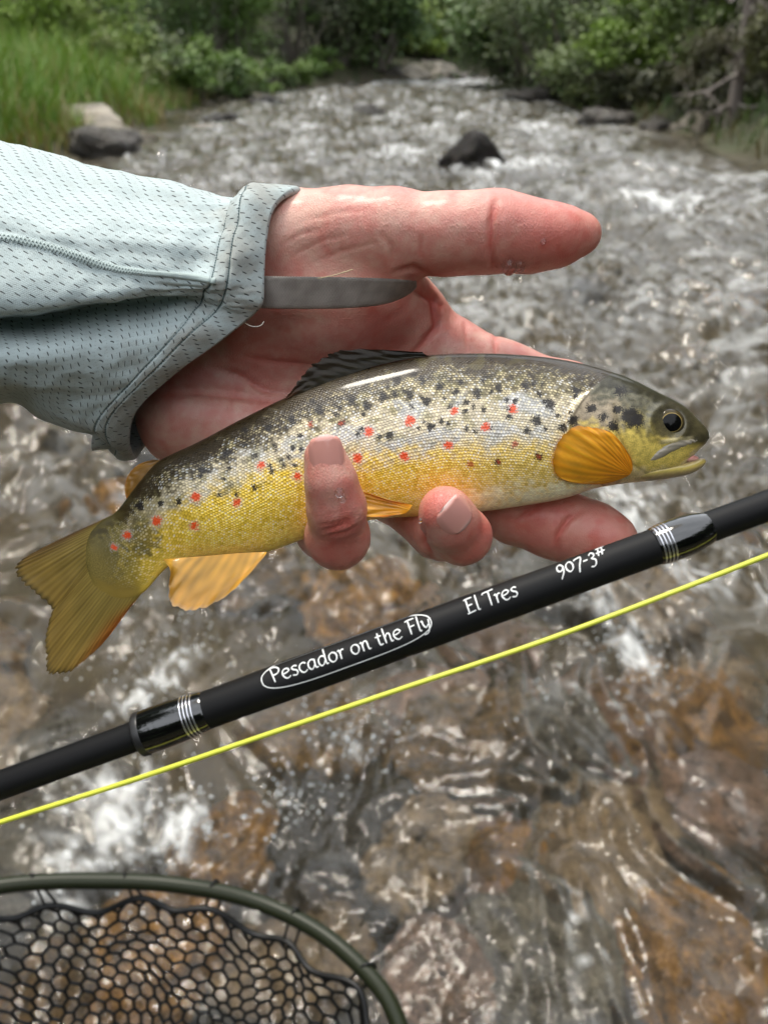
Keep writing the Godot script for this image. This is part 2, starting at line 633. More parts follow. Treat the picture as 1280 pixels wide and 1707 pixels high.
func bush(called: String, label: String, category: String, at: Vector3, size: Vector3, tone: Color, other: Color, count: int, leaf: Mesh, lm: Material, bark: Material, clumps := 34, group := "", droop := 0.0) -> void:
	var o := thing(called, label, category, at, group)
	var mb := MB.new()
	var centres := []
	for k in clumps:
		var q := Vector3(rng.randfn(), rng.randfn(), rng.randfn()).normalized() * pow(rng.randf(), 0.4)
		q = Vector3(q.x * size.x, (q.y * 0.5 + 0.54) * size.y, q.z * size.z)
		centres.append([q, rng.randf_range(0.55, 1.2), rng.randf()])
	for k in mini(clumps, 16):
		var q: Vector3 = centres[k][0]
		var b := Vector3(q.x * 0.12, -0.1, q.z * 0.12)
		var pts := PackedVector3Array()
		for s in 6:
			var t := s / 5.0
			pts.append(at + b.lerp(q, t) + Vector3(sin(t * 5.0 + k) * 0.06, -0.3 * t * (1.0 - t), cos(t * 4.0 + k) * 0.06) * size.y * 0.4)
		var r := 0.022 * size.y
		mb.tube(pts, PackedFloat32Array([r, r * 0.8, r * 0.6, r * 0.45, r * 0.3, r * 0.15]), 5, Color(0.11, 0.09, 0.07).lerp(Color(0.2, 0.18, 0.16), rng.randf()))
	part("stems", mb, bark, o)
	var mm := MultiMesh.new()
	mm.transform_format = MultiMesh.TRANSFORM_3D
	mm.use_colors = true
	mm.mesh = leaf
	mm.instance_count = count
	var reach := (size.x + size.y + size.z) / 3.0 * 0.24
	for k in count:
		var c: Array = centres[rng.randi() % clumps]
		var q: Vector3 = c[0] + Vector3(rng.randfn(), rng.randfn() * 0.6, rng.randfn()) * reach * c[1] * 0.62
		q.y = maxf(q.y, 0.02)
		var dir := Vector3(rng.randfn(), rng.randfn() * 0.5 - droop, rng.randfn()).normalized()
		var basis := Basis.looking_at(dir, Vector3(rng.randfn() * 0.5, 1, rng.randfn() * 0.5)).scaled(Vector3.ONE * rng.randf_range(0.6, 1.35))
		mm.set_instance_transform(k, Transform3D(basis, q))
		var t: float = clampf(c[2] * 0.85 + rng.randf() * 0.3 - 0.05, 0.0, 1.0)
		var col := tone.lerp(other, t) * rng.randf_range(0.95, 1.95)
		col.a = 1.0
		mm.set_instance_color(k, col)
	var f := MultiMeshInstance3D.new()
	f.name = "crown"
	f.multimesh = mm
	f.material_override = lm
	o.add_child(f)
	f.set_meta("kind", "stuff")


const ORDER := ["first", "second", "third", "fourth", "fifth", "sixth", "seventh", "eighth", "ninth", "tenth"]


func spot(x: float, y: float, back := 0.0) -> Vector3:
	var q := on_water(x, y)
	var dir := Vector3(q.x, 0, q.z).normalized()
	q += dir * back
	q.y = ground_height(q.x, q.z) - 0.05
	return q


func plants() -> void:
	var lm := leaf_paint()
	var bark := paint(Color.WHITE, 0.85)
	relief(bark, noise_map(0.05, FastNoiseLite.TYPE_SIMPLEX_SMOOTH, 256, 4, 8), 1.5, 3.0)
	var broad := leaf_mesh(0.085, 0.032)
	var narrow := leaf_mesh(0.12, 0.014)
	var bigger := leaf_mesh(0.16, 0.06)
	var bright := Color(0.115, 0.2, 0.03)
	var lime := Color(0.2, 0.27, 0.05)
	var green := Color(0.055, 0.1, 0.022)
	var deep := Color(0.022, 0.042, 0.014)
	var grey := Color(0.085, 0.1, 0.055)
	var olive := Color(0.09, 0.1, 0.03)
	var rust := Color(0.16, 0.075, 0.03)
	# bank on the side of the sleeve
	bush("willow_shrub", "bright green willow shrub at the top left corner behind tall grass", "shrub", spot(60, 205, 1.2), Vector3(1.5, 2.5, 1.2), bright, lime, 9000, narrow, lm, bark, 30)
	bush("willow_shrub", "yellow green willow shrub leaning over the grass tip of the bank", "shrub", spot(165, 200, 1.8), Vector3(1.2, 2.3, 1.2), bright, Color(0.17, 0.2, 0.05), 7000, narrow, lm, bark, 26)
	bush("reddish_shrub", "rust brown shrub at the edge of the picture among the bank grass", "shrub", spot(-30, 200, 0.8), Vector3(0.7, 1.5, 0.7), rust, olive, 2600, narrow, lm, bark, 16)
	bush("grass_clump_shrub", "low pale green shrub over the pale boulder", "shrub", spot(215, 205, 0.5), Vector3(0.7, 1.1, 0.7), bright, olive, 3400, narrow, lm, bark, 16)
	bush("alder", "dark green alder behind the bright bank willows", "tree", spot(250, 160, 1.5), Vector3(2.2, 4.6, 2.0), deep, green, 11000, broad, lm, bark, 40)
	bush("alder", "mid green alder with bright lower branches over the shallows", "tree", spot(345, 150, 0.8), Vector3(1.7, 3.6, 1.8), green, Color(0.1, 0.17, 0.03), 10000, broad, lm, bark, 36)
	bush("alder", "alder with lime tips hanging beside the grey bare thicket", "tree", spot(410, 148, 1.0), Vector3(1.6, 4.0, 1.6), green, Color(0.1, 0.16, 0.03), 9000, broad, lm, bark, 36)
	bush("grey_thicket", "grey half bare thicket between the lime tipped alder and the dark alders", "shrub", spot(490, 141, 1.0), Vector3(2.2, 3.8, 2.0), Color(0.09, 0.085, 0.075), grey, 6000, broad, lm, bark, 40)
	bush("alder", "dark alder at the head of the left shore with pale tips", "tree", spot(560, 139, 1.5), Vector3(2.3, 5.2, 2.0), green, grey, 12000, bigger, lm, bark, 40)
	bush("alder", "tall dark alder beside the far shore rocks", "tree", spot(630, 137, 1.5), Vector3(2.2, 5.5, 2.0), deep, Color(0.07, 0.12, 0.03), 12000, bigger, lm, bark, 40)
	bush("far_shrub", "pale yellow green shrub above the far shore rocks", "shrub", spot(690, 131, 1.5), Vector3(1.6, 2.0, 1.4), Color(0.12, 0.16, 0.04), lime, 5000, bigger, lm, bark, 24)
	bush("far_shrub", "olive shrub behind the largest pale rock on the far shore", "shrub", spot(745, 130, 2.5), Vector3(2.0, 2.8, 1.6), olive, green, 6000, bigger, lm, bark, 28)
	bush("dark_spruce", "nearly black spruce standing above the bend of the stream", "tree", spot(800, 129, 4.0), Vector3(2.4, 9.0, 2.2), deep, Color(0.03, 0.045, 0.025), 14000, bigger, lm, bark, 46)
	# the other bank
	bush("alder", "grey green alder first beside the bend on the right bank", "tree", spot(865, 150, 1.6), Vector3(2.4, 5.2, 2.2), grey, green, 13000, bigger, lm, bark, 42)
	bush("alder", "olive grey alder next along the right bank", "tree", spot(930, 168, 1.5), Vector3(2.0, 4.6, 2.0), Color(0.05, 0.07, 0.03), Color(0.1, 0.125, 0.05), 13000, broad, lm, bark, 42)
	bush("alder", "dark alder behind the bright green alder", "tree", spot(985, 180, 2.2), Vector3(2.0, 4.6, 1.8), green, grey, 12000, broad, lm, bark, 40)
	bush("bright_alder", "bright lime green young alder reaching over the stream", "tree", spot(1075, 196, 0.9), Vector3(1.3, 2.1, 1.2), Color(0.085, 0.135, 0.025), Color(0.14, 0.2, 0.04), 9500, broad, lm, bark, 34)
	bush("alder", "dull olive alder above the bright green alder", "tree", spot(1120, 180, 3.0), Vector3(2.2, 4.6, 1.8), olive, green, 12000, broad, lm, bark, 40)
	bush("alder", "full soft green alder between the bright alder and the bare tree", "tree", spot(1150, 212, 0.5), Vector3(1.2, 2.3, 1.0), Color(0.07, 0.1, 0.03), Color(0.12, 0.16, 0.045), 8000, broad, lm, bark, 34)
	bush("alder", "round grey green alder standing out over the stream before the bright alder", "tree", spot(1000, 188, 0.5), Vector3(1.3, 2.4, 1.1), Color(0.06, 0.085, 0.03), Color(0.11, 0.14, 0.05), 8000, broad, lm, bark, 34)
	bush("bank_thicket", "brown twiggy thicket around the foot of the bare tree", "shrub", spot(1195, 225, 0.5), Vector3(0.9, 1.2, 0.7), Color(0.06, 0.05, 0.035), Color(0.075, 0.08, 0.035), 3400, narrow, lm, bark, 40)
	bush("bank_thicket", "dark brown thicket at the right edge under dead branches", "shrub", spot(1290, 250, 0.6), Vector3(0.9, 1.5, 0.8), Color(0.05, 0.04, 0.03), olive, 3600, narrow, lm, bark, 40)
	bush("alder", "shaded alder behind the bare tree at the right edge", "tree", spot(1260, 225, 2.0), Vector3(1.9, 3.8, 1.6), Color(0.05, 0.06, 0.03), Color(0.09, 0.11, 0.04), 12000, broad, lm, bark, 40)
	# low growth along the right bank
	for k in 7:
		var x := 850.0 + 60.0 * k
		bush("bank_shrub", ORDER[k] + " low dark shrub trailing into the stream along the right bank, counted from the bend", "shrub", spot(x, 152 + 13.5 * k, 0.25), Vector3(0.8, 0.75, 0.5), Color(0.035, 0.04, 0.02), Color(0.06, 0.06, 0.03), 1500, broad, lm, bark, 18, "low shrubs along the right bank", 0.5)
	# trees that close the valley
	for k in 22:
		var x := -38.0 + 76.0 * k / 21.0 + rng.randf_range(-1.2, 1.2)
		var z := rng.randf_range(-62.0, -46.0)
		var y := ground_height(x, z) - 0.2
		bush("valley_tree", "dark tree of the wooded slope that closes the valley", "tree", Vector3(x, y, z), Vector3(3.2, rng.randf_range(8.0, 11.0), 3.0), deep.lerp(green, rng.randf()), green.lerp(olive, rng.randf()), 5200, leaf_big(), lm, bark, 44, "trees on the far slope")
	for k in 12:
		var side := -1.0 if k < 6 else 1.0
		var z := -12.0 - 5.0 * (k % 6)
		var x := mid_river(z) + side * (half_river(z) + 6.5 + rng.randf() * 1.5)
		bush("slope_tree", ORDER[k % 6] + (" tree up the stream in the second row on the right slope" if side > 0 else " tree up the stream in the second row on the left slope"), "tree", Vector3(x, ground_height(x, z) - 0.2, z), Vector3(2.6, 7.0, 2.6), deep, green, 6000, bigger, lm, bark, 40, "second row trees on the right bank" if side > 0 else "second row trees on the left bank")
	for k in 9:
		bush("bank_shrub", ORDER[k] + " low leafy shrub over the shallows of the left shore, counted from the pale boulder", "shrub", spot(262.0 + 34.0 * k, 186.0 - 5.6 * k, 0.25), Vector3(0.75, 0.9 + 0.5 * rng.randf(), 0.6), green, Color(0.1, 0.15, 0.03) if k % 3 else grey, 2200, broad, lm, bark, 18, "low shrubs along the left shore", 0.4)
	# the wooded banks go on beside and behind the angler
	for k in 10:
		var side := -1.0 if k % 2 else 1.0
		var z := -7.0 + 3.6 * (k / 2)
		var x := mid_river(z) + side * (half_river(z) + 2.0 + rng.randf() * 1.2)
		bush("bank_tree", "leafy tree on the bank beside and behind the angler", "tree", Vector3(x, ground_height(x, z) - 0.2, z), Vector3(2.6, 6.5 + rng.randf() * 2.0, 2.6), deep, green, 5200, leaf_big(), lm, bark, 40, "trees of the near banks")
	for k in 9:
		var x := -5.6 + 1.4 * k
		var z := 4.3 + 1.2 * float(k % 3)
		bush("bank_tree", "leafy tree on the bank beside and behind the angler", "tree", Vector3(x, ground_height(x, z) - 0.2, z), Vector3(1.8, 2.5 + rng.randf() * 0.9, 1.5), deep, green, 4200, leaf_big(), lm, bark, 40, "trees of the near banks")
	bare_tree(spot(1208, 236, 0.0), bark)
	grass(lm)


var big_leaf: ArrayMesh
func leaf_big() -> ArrayMesh:
	if big_leaf == null:
		big_leaf = leaf_mesh(0.34, 0.13)
	return big_leaf


func bare_tree(at: Vector3, bark: Material) -> void:
	var o := thing("bare_tree", "bare grey trunk with dead branches on the right bank", "tree", at)
	var mb := MB.new()
	var tone := Color(0.2, 0.17, 0.15)
	var trunk := [at + Vector3(0.05, -0.2, 0), at + Vector3(0.02, 0.6, 0.02), at + Vector3(-0.02, 1.4, 0), at + Vector3(-0.1, 2.4, 0.05), at + Vector3(-0.25, 4.0, 0.0)]
	mb.tube(smooth_path(trunk, 20), PackedFloat32Array([0.14, 0.12, 0.11, 0.105, 0.1, 0.1, 0.095, 0.09, 0.09, 0.085, 0.08, 0.075, 0.07, 0.07, 0.065, 0.06, 0.055, 0.05, 0.04, 0.03]), 10, tone)
	part("trunk", mb, bark, o)
	for k in 11:
		var b := MB.new()
		var h := rng.randf_range(0.25, 2.6)
		var start := along(trunk, clampf((h + 0.2) / 4.2, 0, 1))
		var dir := Vector3(rng.randf_range(-1.0, 0.35), rng.randf_range(-0.25, 0.55), rng.randf_range(-0.1, 0.7)).normalized()
		var long := rng.randf_range(0.8, 1.9)
		var pts := []
		for s in 5:
			var t := s / 4.0
			pts.append(start + dir * long * t + Vector3(rng.randf_range(-0.08, 0.08), 0.22 * sin(t * 3.0) * rng.randf_range(-1, 1), rng.randf_range(-0.06, 0.06)))
		b.tube(smooth_path(pts, 12), PackedFloat32Array([0.032, 0.028, 0.026, 0.023, 0.021, 0.019, 0.017, 0.015, 0.012, 0.01, 0.008, 0.004]), 6, Color(0.24, 0.21, 0.19))
		for s in 5:
			var from: Vector3 = along(pts, rng.randf_range(0.25, 0.95))
			var to := from + (dir + Vector3(rng.randfn(), rng.randfn(), rng.randfn()) * 0.7).normalized() * rng.randf_range(0.2, 0.6)
			b.tube(smooth_path([from, from.lerp(to, 0.5) + Vector3(0, 0.04, 0), to], 5), PackedFloat32Array([0.011, 0.009, 0.007, 0.005, 0.002]), 5, Color(0.22, 0.19, 0.17))
		part("branch", b, bark, o)


func grass(lm: Material) -> void:
	var mb := MB.new()
	var p := PackedVector3Array()
	for k in 5:
		var t := k / 4.0
		var w := 0.007 * (1.0 - t * t * 0.95)
		p.append(Vector3(-w, t, 0.35 * t * t))
		p.append(Vector3(w, t, 0.35 * t * t))
	mb.grid(p, 5, 2)
	var where := []
	for k in 60000:
		var x := rng.randf_range(-13.0, -3.6)
		var z := -rng.randf_range(7.0, 24.0)
		var s := absf(x - mid_river(z)) - half_river(z)
		if s < 0.05 or s > 6.0 or nz.get_noise_2d(x * 0.8, z * 0.8 + 60.0) < -0.35:
			continue
		where.append([x, z, s])
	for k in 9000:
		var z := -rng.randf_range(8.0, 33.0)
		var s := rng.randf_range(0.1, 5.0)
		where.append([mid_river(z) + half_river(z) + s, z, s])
	var mm := MultiMesh.new()
	mm.transform_format = MultiMesh.TRANSFORM_3D
	mm.use_colors = true
	mm.mesh = mb.mesh()
	mm.instance_count = where.size()
	for k in where.size():
		var x: float = where[k][0]
		var z: float = where[k][1]
		var left := x < 0.0
		var tall := rng.randf_range(0.3, 0.95) * (0.55 + 0.45 * ss(0.0, 1.2, where[k][2])) if left else rng.randf_range(0.15, 0.4)
		var basis := Basis(Vector3.UP, rng.randf() * TAU) * Basis(Vector3.RIGHT, rng.randf_range(-0.25, 0.35))
		basis = basis.scaled(Vector3(1.3, 1, 1)) * Basis().scaled(Vector3(1.6, tall, tall))
		mm.set_instance_transform(k, Transform3D(basis, Vector3(x, ground_height(x, z) - 0.03, z)))
		var t := 0.5 + 0.5 * nz.get_noise_2d(x * 1.4, z * 1.4)
		var col := Color(0.1, 0.22, 0.028).lerp(Color(0.2, 0.27, 0.055), clampf(t + rng.randf_range(-0.3, 0.3), 0, 1))
		if rng.randf() < 0.12 or where[k][2] < 0.35 and rng.randf() < 0.5:
			col = Color(0.26, 0.2, 0.09)
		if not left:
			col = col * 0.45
		col.a = 1.0
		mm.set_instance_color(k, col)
	var o := MultiMeshInstance3D.new()
	o.name = "bank_grass"
	o.multimesh = mm
	o.material_override = lm
	add_child(o)
	o.set_meta("kind", "stuff")


# ---------------------------------------------------------------- the hand, grown as one surface on a grid

var fx := 0
var fy := 0
var fz := 0
var f0 := Vector3.ZERO
const CELL := 1.05
var field := PackedFloat32Array()


func L(x: float, y: float, d: float) -> Vector3:
	# millimetres in axes parallel to the picture
	return Vector3((x - CX) / F * d, -(y - CY) / F * d, -d) * 1000.0


func bone(a: Vector3, b: Vector3, ra: float, rb: float, k: float) -> void:
	var grow := maxf(ra, rb) + k + 2.0
	var lo := ((a.min(b) - Vector3.ONE * grow) - f0) / CELL
	var hi := ((a.max(b) + Vector3.ONE * grow) - f0) / CELL
	var x0 := maxi(int(lo.x), 0)
	var y0 := maxi(int(lo.y), 0)
	var z0 := maxi(int(lo.z), 0)
	var x1 := mini(int(hi.x) + 1, fx - 1)
	var y1 := mini(int(hi.y) + 1, fy - 1)
	var z1 := mini(int(hi.z) + 1, fz - 1)
	var ab := b - a
	var inv := 1.0 / maxf(ab.length_squared(), 1e-6)
	var dr := rb - ra
	for z in range(z0, z1 + 1):
		for y in range(y0, y1 + 1):
			var o := (z * fy + y) * fx
			var p := f0 + Vector3(x0, y, z) * CELL - a
			for x in range(x0, x1 + 1):
				var t := clampf(p.dot(ab) * inv, 0.0, 1.0)
				var d := (p - ab * t).length() - ra - dr * t
				p.x += CELL
				var was := field[o + x]
				if d < was + k:
					var h := k - absf(was - d)
					field[o + x] = minf(was, d) - (h * h / (4.0 * k) if h > 0.0 else 0.0)


func chain(j: Array, k: float) -> void:
	# joints: picture x, y, distance, radius in picture pixels
	for s in j.size() - 1:
		var a: Array = j[s]
		var b: Array = j[s + 1]
		bone(L(a[0], a[1], a[2]), L(b[0], b[1], b[2]), a[3] * a[2] / F * 1000.0, b[3] * b[2] / F * 1000.0, k)


func grow_hand() -> MB:
	f0 = Vector3(-104, -34, -318)
	var f1 := Vector3(112, 114, -204)
	fx = int((f1.x - f0.x) / CELL)
	fy = int((f1.y - f0.y) / CELL)
	fz = int((f1.z - f0.z) / CELL)
	field.resize(fx * fy * fz)
	field.fill(50.0)
	# palm and wrist
	chain([[250, 520, 0.288, 96], [400, 520, 0.29, 92]], 8.0)
	chain([[300, 690, 0.275, 70], [420, 720, 0.279, 56]], 10.0)
	chain([[300, 600, 0.284, 80], [430, 590, 0.285, 60]], 10.0)
	chain([[410, 585, 0.288, 56], [700, 715, 0.283, 52]], 9.0)
	chain([[360, 680, 0.287, 56], [610, 770, 0.284, 50]], 9.0)
	chain([[300, 720, 0.284, 54], [520, 810, 0.281, 46]], 9.0)
	chain([[430, 545, 0.288, 56], [745, 590, 0.283, 58]], 9.0)
	# thenar and thumb
	chain([[380, 430, 0.272, 92], [480, 405, 0.264, 78], [580, 390, 0.257, 66], [655, 389, 0.253, 68]], 8.0)
	chain([[430, 520, 0.273, 62], [560, 515, 0.268, 72], [640, 500, 0.267, 60]], 12.0)
	chain([[600, 470, 0.27, 50], [690, 520, 0.276, 42]], 9.0)
	chain([[655, 389, 0.253, 68], [745, 391, 0.250, 63], [800, 388, 0.249, 62]], 4.0)
	chain([[800, 388, 0.249, 62], [835, 386, 0.249, 61], [882, 394, 0.249, 56], [930, 393, 0.249, 47], [968, 390, 0.249, 34]], 4.0)
	# web between thumb and first finger
	chain([[650, 470, 0.272, 40], [700, 530, 0.279, 42]], 8.0)
	# fingers
	chain([[745, 590, 0.283, 58], [840, 632, 0.279, 58], [945, 660, 0.274, 52], [1030, 695, 0.272, 44], [1100, 722, 0.270, 36]], 5.0)
	chain([[700, 715, 0.283, 50], [770, 785, 0.277, 56], [860, 848, 0.270, 57], [925, 872, 0.267, 57], [985, 893, 0.264, 54], [1013, 905, 0.262, 50]], 4.0)
	chain([[610, 770, 0.284, 48], [650, 818, 0.269, 47], [735, 880, 0.256, 51]], 4.0)
	chain([[735, 880, 0.256, 51], [770, 893, 0.240, 47]], 4.0)
	chain([[770, 893, 0.238, 47], [748, 868, 0.230, 46], [741, 852, 0.226, 43]], 3.0)
	chain([[520, 805, 0.281, 46], [540, 885, 0.263, 44]], 4.0)
	chain([[540, 885, 0.263, 44], [563, 896, 0.241, 51]], 4.0)
	chain([[563, 896, 0.241, 51], [561, 845, 0.229, 47], [551, 800, 0.224, 41], [542, 761, 0.222, 35]], 3.0)
	return net_surface()


func net_surface() -> MB:
	var vert := PackedVector3Array()
	var index := PackedInt32Array()
	var id := {}
	var sx := 1
	var sy := fx
	var sz := fx * fy
	var corner := [0, sx, sy, sx + sy, sz, sx + sz, sy + sz, sx + sy + sz]
	var off := []
	for k in 8:
		off.append(Vector3(k & 1, (k >> 1) & 1, (k >> 2) & 1))
	var edges := [[0, 1], [2, 3], [4, 5], [6, 7], [0, 2], [1, 3], [4, 6], [5, 7], [0, 4], [1, 5], [2, 6], [3, 7]]
	for z in range(1, fz - 2):
		for y in range(1, fy - 2):
			var o := (z * fy + y) * fx
			for x in range(1, fx - 2):
				var g := o + x
				var v := field[g]
				if absf(v) > 2.2:
					continue
				var inside := v < 0.0
				for axis in 3:
					var step: int = sx if axis == 0 else (sy if axis == 1 else sz)
					if (field[g + step] < 0.0) == inside:
						continue
					var u: int = sy if axis == 0 else (sz if axis == 1 else sx)
					var w: int = sz if axis == 0 else (sx if axis == 1 else sy)
					var four := [g, g - u, g - u - w, g - w]
					var q := PackedInt32Array()
					for cell in four:
						if not id.has(cell):
							var sum := Vector3.ZERO
							var cnt := 0
							for e in edges:
								var a: float = field[cell + corner[e[0]]]
								var b: float = field[cell + corner[e[1]]]
								if (a < 0.0) != (b < 0.0):
									sum += off[e[0]].lerp(off[e[1]], a / (a - b))
									cnt += 1
							var cz: int = cell / sz
							var cy: int = (cell - cz * sz) / sy
							var cx: int = cell - cz * sz - cy * sy
							id[cell] = vert.size()
							vert.append(f0 + (Vector3(cx, cy, cz) + sum / maxf(cnt, 1)) * CELL)
						q.append(id[cell])
					if inside:
						index.append_array(PackedInt32Array([q[0], q[2], q[1], q[0], q[3], q[2]]))
					else:
						index.append_array(PackedInt32Array([q[0], q[1], q[2], q[0], q[2], q[3]]))
	for pass_ in 2:
		vert = eased(vert, index)
	var norm := facing(vert, index)
	finish_skin(vert, norm)
	norm = facing(vert, index)
	var mb := MB.new()
	mb.c = skin_color
	mb.i = index
	mb.uv.resize(vert.size())
	for k in vert.size():
		mb.v.append(cam * (vert[k] * 0.001))
		mb.n.append(cam.basis * norm[k])
	return mb


func eased(vert: PackedVector3Array, index: PackedInt32Array) -> PackedVector3Array:
	var sum := PackedVector3Array()
	var cnt := PackedInt32Array()
	sum.resize(vert.size())
	cnt.resize(vert.size())
	for k in range(0, index.size(), 3):
		var a := index[k]
		var b := index[k + 1]
		var c := index[k + 2]
		sum[a] += vert[b] + vert[c]
		sum[b] += vert[a] + vert[c]
		sum[c] += vert[a] + vert[b]
		cnt[a] += 2
		cnt[b] += 2
		cnt[c] += 2
	for k in vert.size():
		sum[k] = vert[k].lerp(sum[k] / maxi(cnt[k], 1), 0.5)
	return sum


func facing(vert: PackedVector3Array, index: PackedInt32Array) -> PackedVector3Array:
	var n := PackedVector3Array()
	n.resize(vert.size())
	for k in range(0, index.size(), 3):
		var a := index[k]
		var b := index[k + 1]
		var c := index[k + 2]
		var q := (vert[c] - vert[a]).cross(vert[b] - vert[a])
		n[a] += q
		n[b] += q
		n[c] += q
	for k in n.size():
		n[k] = n[k].normalized()
	return n


var skin_color := PackedColorArray()


func to_line(p: Vector2, line: PackedVector2Array) -> Vector2:
	# distance to a polyline and how far along it, 0 to 1
	var best := Vector2(1e9, 0)
	for k in line.size() - 1:
		var ab := line[k + 1] - line[k]
		var t := clampf((p - line[k]).dot(ab) / ab.length_squared(), 0, 1)
		var d := p.distance_to(line[k] + ab * t)
		if d < best.x:
			best = Vector2(d, (k + t) / (line.size() - 1))
	return best


func finish_skin(vert: PackedVector3Array, norm: PackedVector3Array) -> void:
	# lines of the palm, joint folds: side-view sketch, half width in pixels, depth in millimetres, nearest and farthest distance
	var lines := []
	for q in [
		[[826, 335, 819, 372, 818, 410, 822, 452], 5.0, 0.9, 0.2, 0.27],
		[[835, 352, 830, 385, 832, 420], 3.0, 0.3, 0.2, 0.27],
		[[636, 392, 652, 410, 655, 440], 4.0, 0.45, 0.2, 0.27],
		[[700, 395, 702, 430], 4.0, 0.35, 0.2, 0.27],
		[[660, 452, 690, 446, 712, 455], 5.0, 0.7, 0.2, 0.28],
		[[500, 370, 560, 355, 620, 350], 3.0, 0.2, 0.2, 0.28],
		[[490, 425, 540, 400, 580, 392], 3.0, 0.22, 0.2, 0.28],
		[[520, 440, 570, 418, 630, 405], 3.0, 0.22, 0.2, 0.28],
		[[470, 410, 500, 390, 545, 380], 3.0, 0.18, 0.2, 0.28],
		[[690, 480, 722, 500, 728, 545, 690, 590], 6.0, 1.1, 0.2, 0.3],
		[[712, 478, 735, 510, 738, 540], 4.0, 0.5, 0.2, 0.3],
		[[826, 560, 826, 600], 4.0, 0.7, 0.2, 0.3],
		[[775, 540, 780, 590], 4.0, 0.35, 0.2, 0.3],
		[[250, 660, 330, 655, 400, 662, 470, 672], 5.0, 0.45, 0.2, 0.3],
		[[350, 610, 400, 625, 440, 650, 475, 655], 5.0, 0.6, 0.2, 0.3],
		[[400, 590, 450, 604, 520, 608], 5.0, 0.5, 0.2, 0.3],
		[[395, 640, 380, 690], 3.0, 0.25, 0.2, 0.3],
		[[535, 885, 560, 880, 590, 868], 4.0, 0.55, 0.2, 0.245],
		[[530, 876, 560, 872, 596, 858], 3.0, 0.4, 0.2, 0.245],
		[[545, 893, 575, 888, 598, 876], 3.0, 0.35, 0.2, 0.245],
		[[926, 922, 928, 895, 945, 868, 968, 850], 5.0, 0.8, 0.2, 0.29],
		[[860, 868, 880, 855, 895, 842], 5.0, 0.45, 0.2, 0.29],
		[[706, 880, 704, 905, 722, 930], 5.0, 0.8, 0.2, 0.28],
	]:
		var pl := PackedVector2Array()
		for s in q[0].size() / 2:
			pl.append(Vector2(q[0][2 * s], q[0][2 * s + 1]))
		var box := Rect2(pl[0], Vector2.ZERO)
		for p in pl:
			box = box.expand(p)
		lines.append([pl, q[1], q[2], q[3] * 1000.0, q[4] * 1000.0, box.grow(q[1] * 3.0)])
	skin_color.resize(vert.size())
	var pale := Color(0.67, 0.38, 0.30)
	var pink := Color(0.62, 0.245, 0.20)
	var red := Color(0.55, 0.125, 0.095)
	for k in vert.size():
		var v := vert[k]
		var s := Vector2(CX - v.x / v.z * F, CY + v.y / v.z * F)
		var n := norm[k]
		var deep := 0.0
		if n.z > -0.25:
			for q in lines:
				if -v.z < q[3] or -v.z > q[4] or not q[5].has_point(s):
					continue
				var d := to_line(s, q[0])
				var w: float = q[1]
				var g := exp(-d.x * d.x / (w * w)) * sin(PI * clampf(0.12 + 0.76 * d.y, 0, 1))
				deep += g * q[2] * 1.3
				v += n * (exp(-pow((d.x - w * 2.0) / w, 2.0)) * 0.12 - g * 1.7) * q[2]
		v += n * (0.10 * nz.get_noise_3dv(v * 0.11) + 0.05 * nz.get_noise_3dv(v * 0.3))
		vert[k] = v
		# colour of the skin itself
		var t := 0.5 + 0.5 * nz.get_noise_3dv(v * 0.035) + 0.5 * nz.get_noise_3dv(v * 0.11) + 0.35 * nz.get_noise_3dv(v * 0.28) + 0.25 * nz.get_noise_3dv(v * 0.7)
		t -= 0.35 * exp(-s.distance_squared_to(Vector2(540, 400)) / 9000.0)
		t += 0.45 * ss(690, 960, s.x) * ss(470, 430, s.y)
		var c := pale.lerp(pink, clampf(t, 0, 1))
		var ends := 0.0
		for e in [[930, 395, 75.0], [1010, 905, 75.0], [735, 840, 45.0], [560, 915, 60.0], [545, 740, 30.0], [790, 900, 50.0], [900, 860, 60.0], [640, 540, 60.0]]:
			ends = maxf(ends, exp(-s.distance_squared_to(Vector2(e[0], e[1])) / (e[2] * e[2])))
		c = c.lerp(red, clampf(ends * 0.7 + deep * 0.7 + 0.3 * ss(0.25, 0.7, nz.get_noise_3dv(v * 0.17 + Vector3.ONE * 9.0)), 0, 0.92))
		skin_color[k] = c


func skin_paint() -> StandardMaterial3D:
	var m := paint(Color.WHITE, 0.42)
	m.metallic_specular = 0.5
	m.subsurf_scatter_enabled = true
	m.subsurf_scatter_strength = 0.08
	m.clearcoat_enabled = true
	m.clearcoat = 0.14
	m.clearcoat_roughness = 0.22
	relief(m, noise_map(0.05, FastNoiseLite.TYPE_CELLULAR, 1024, 4, 9), 0.022, 38.0)
	m.uv1_scale = Vector3(50, 24, 50)
	return m


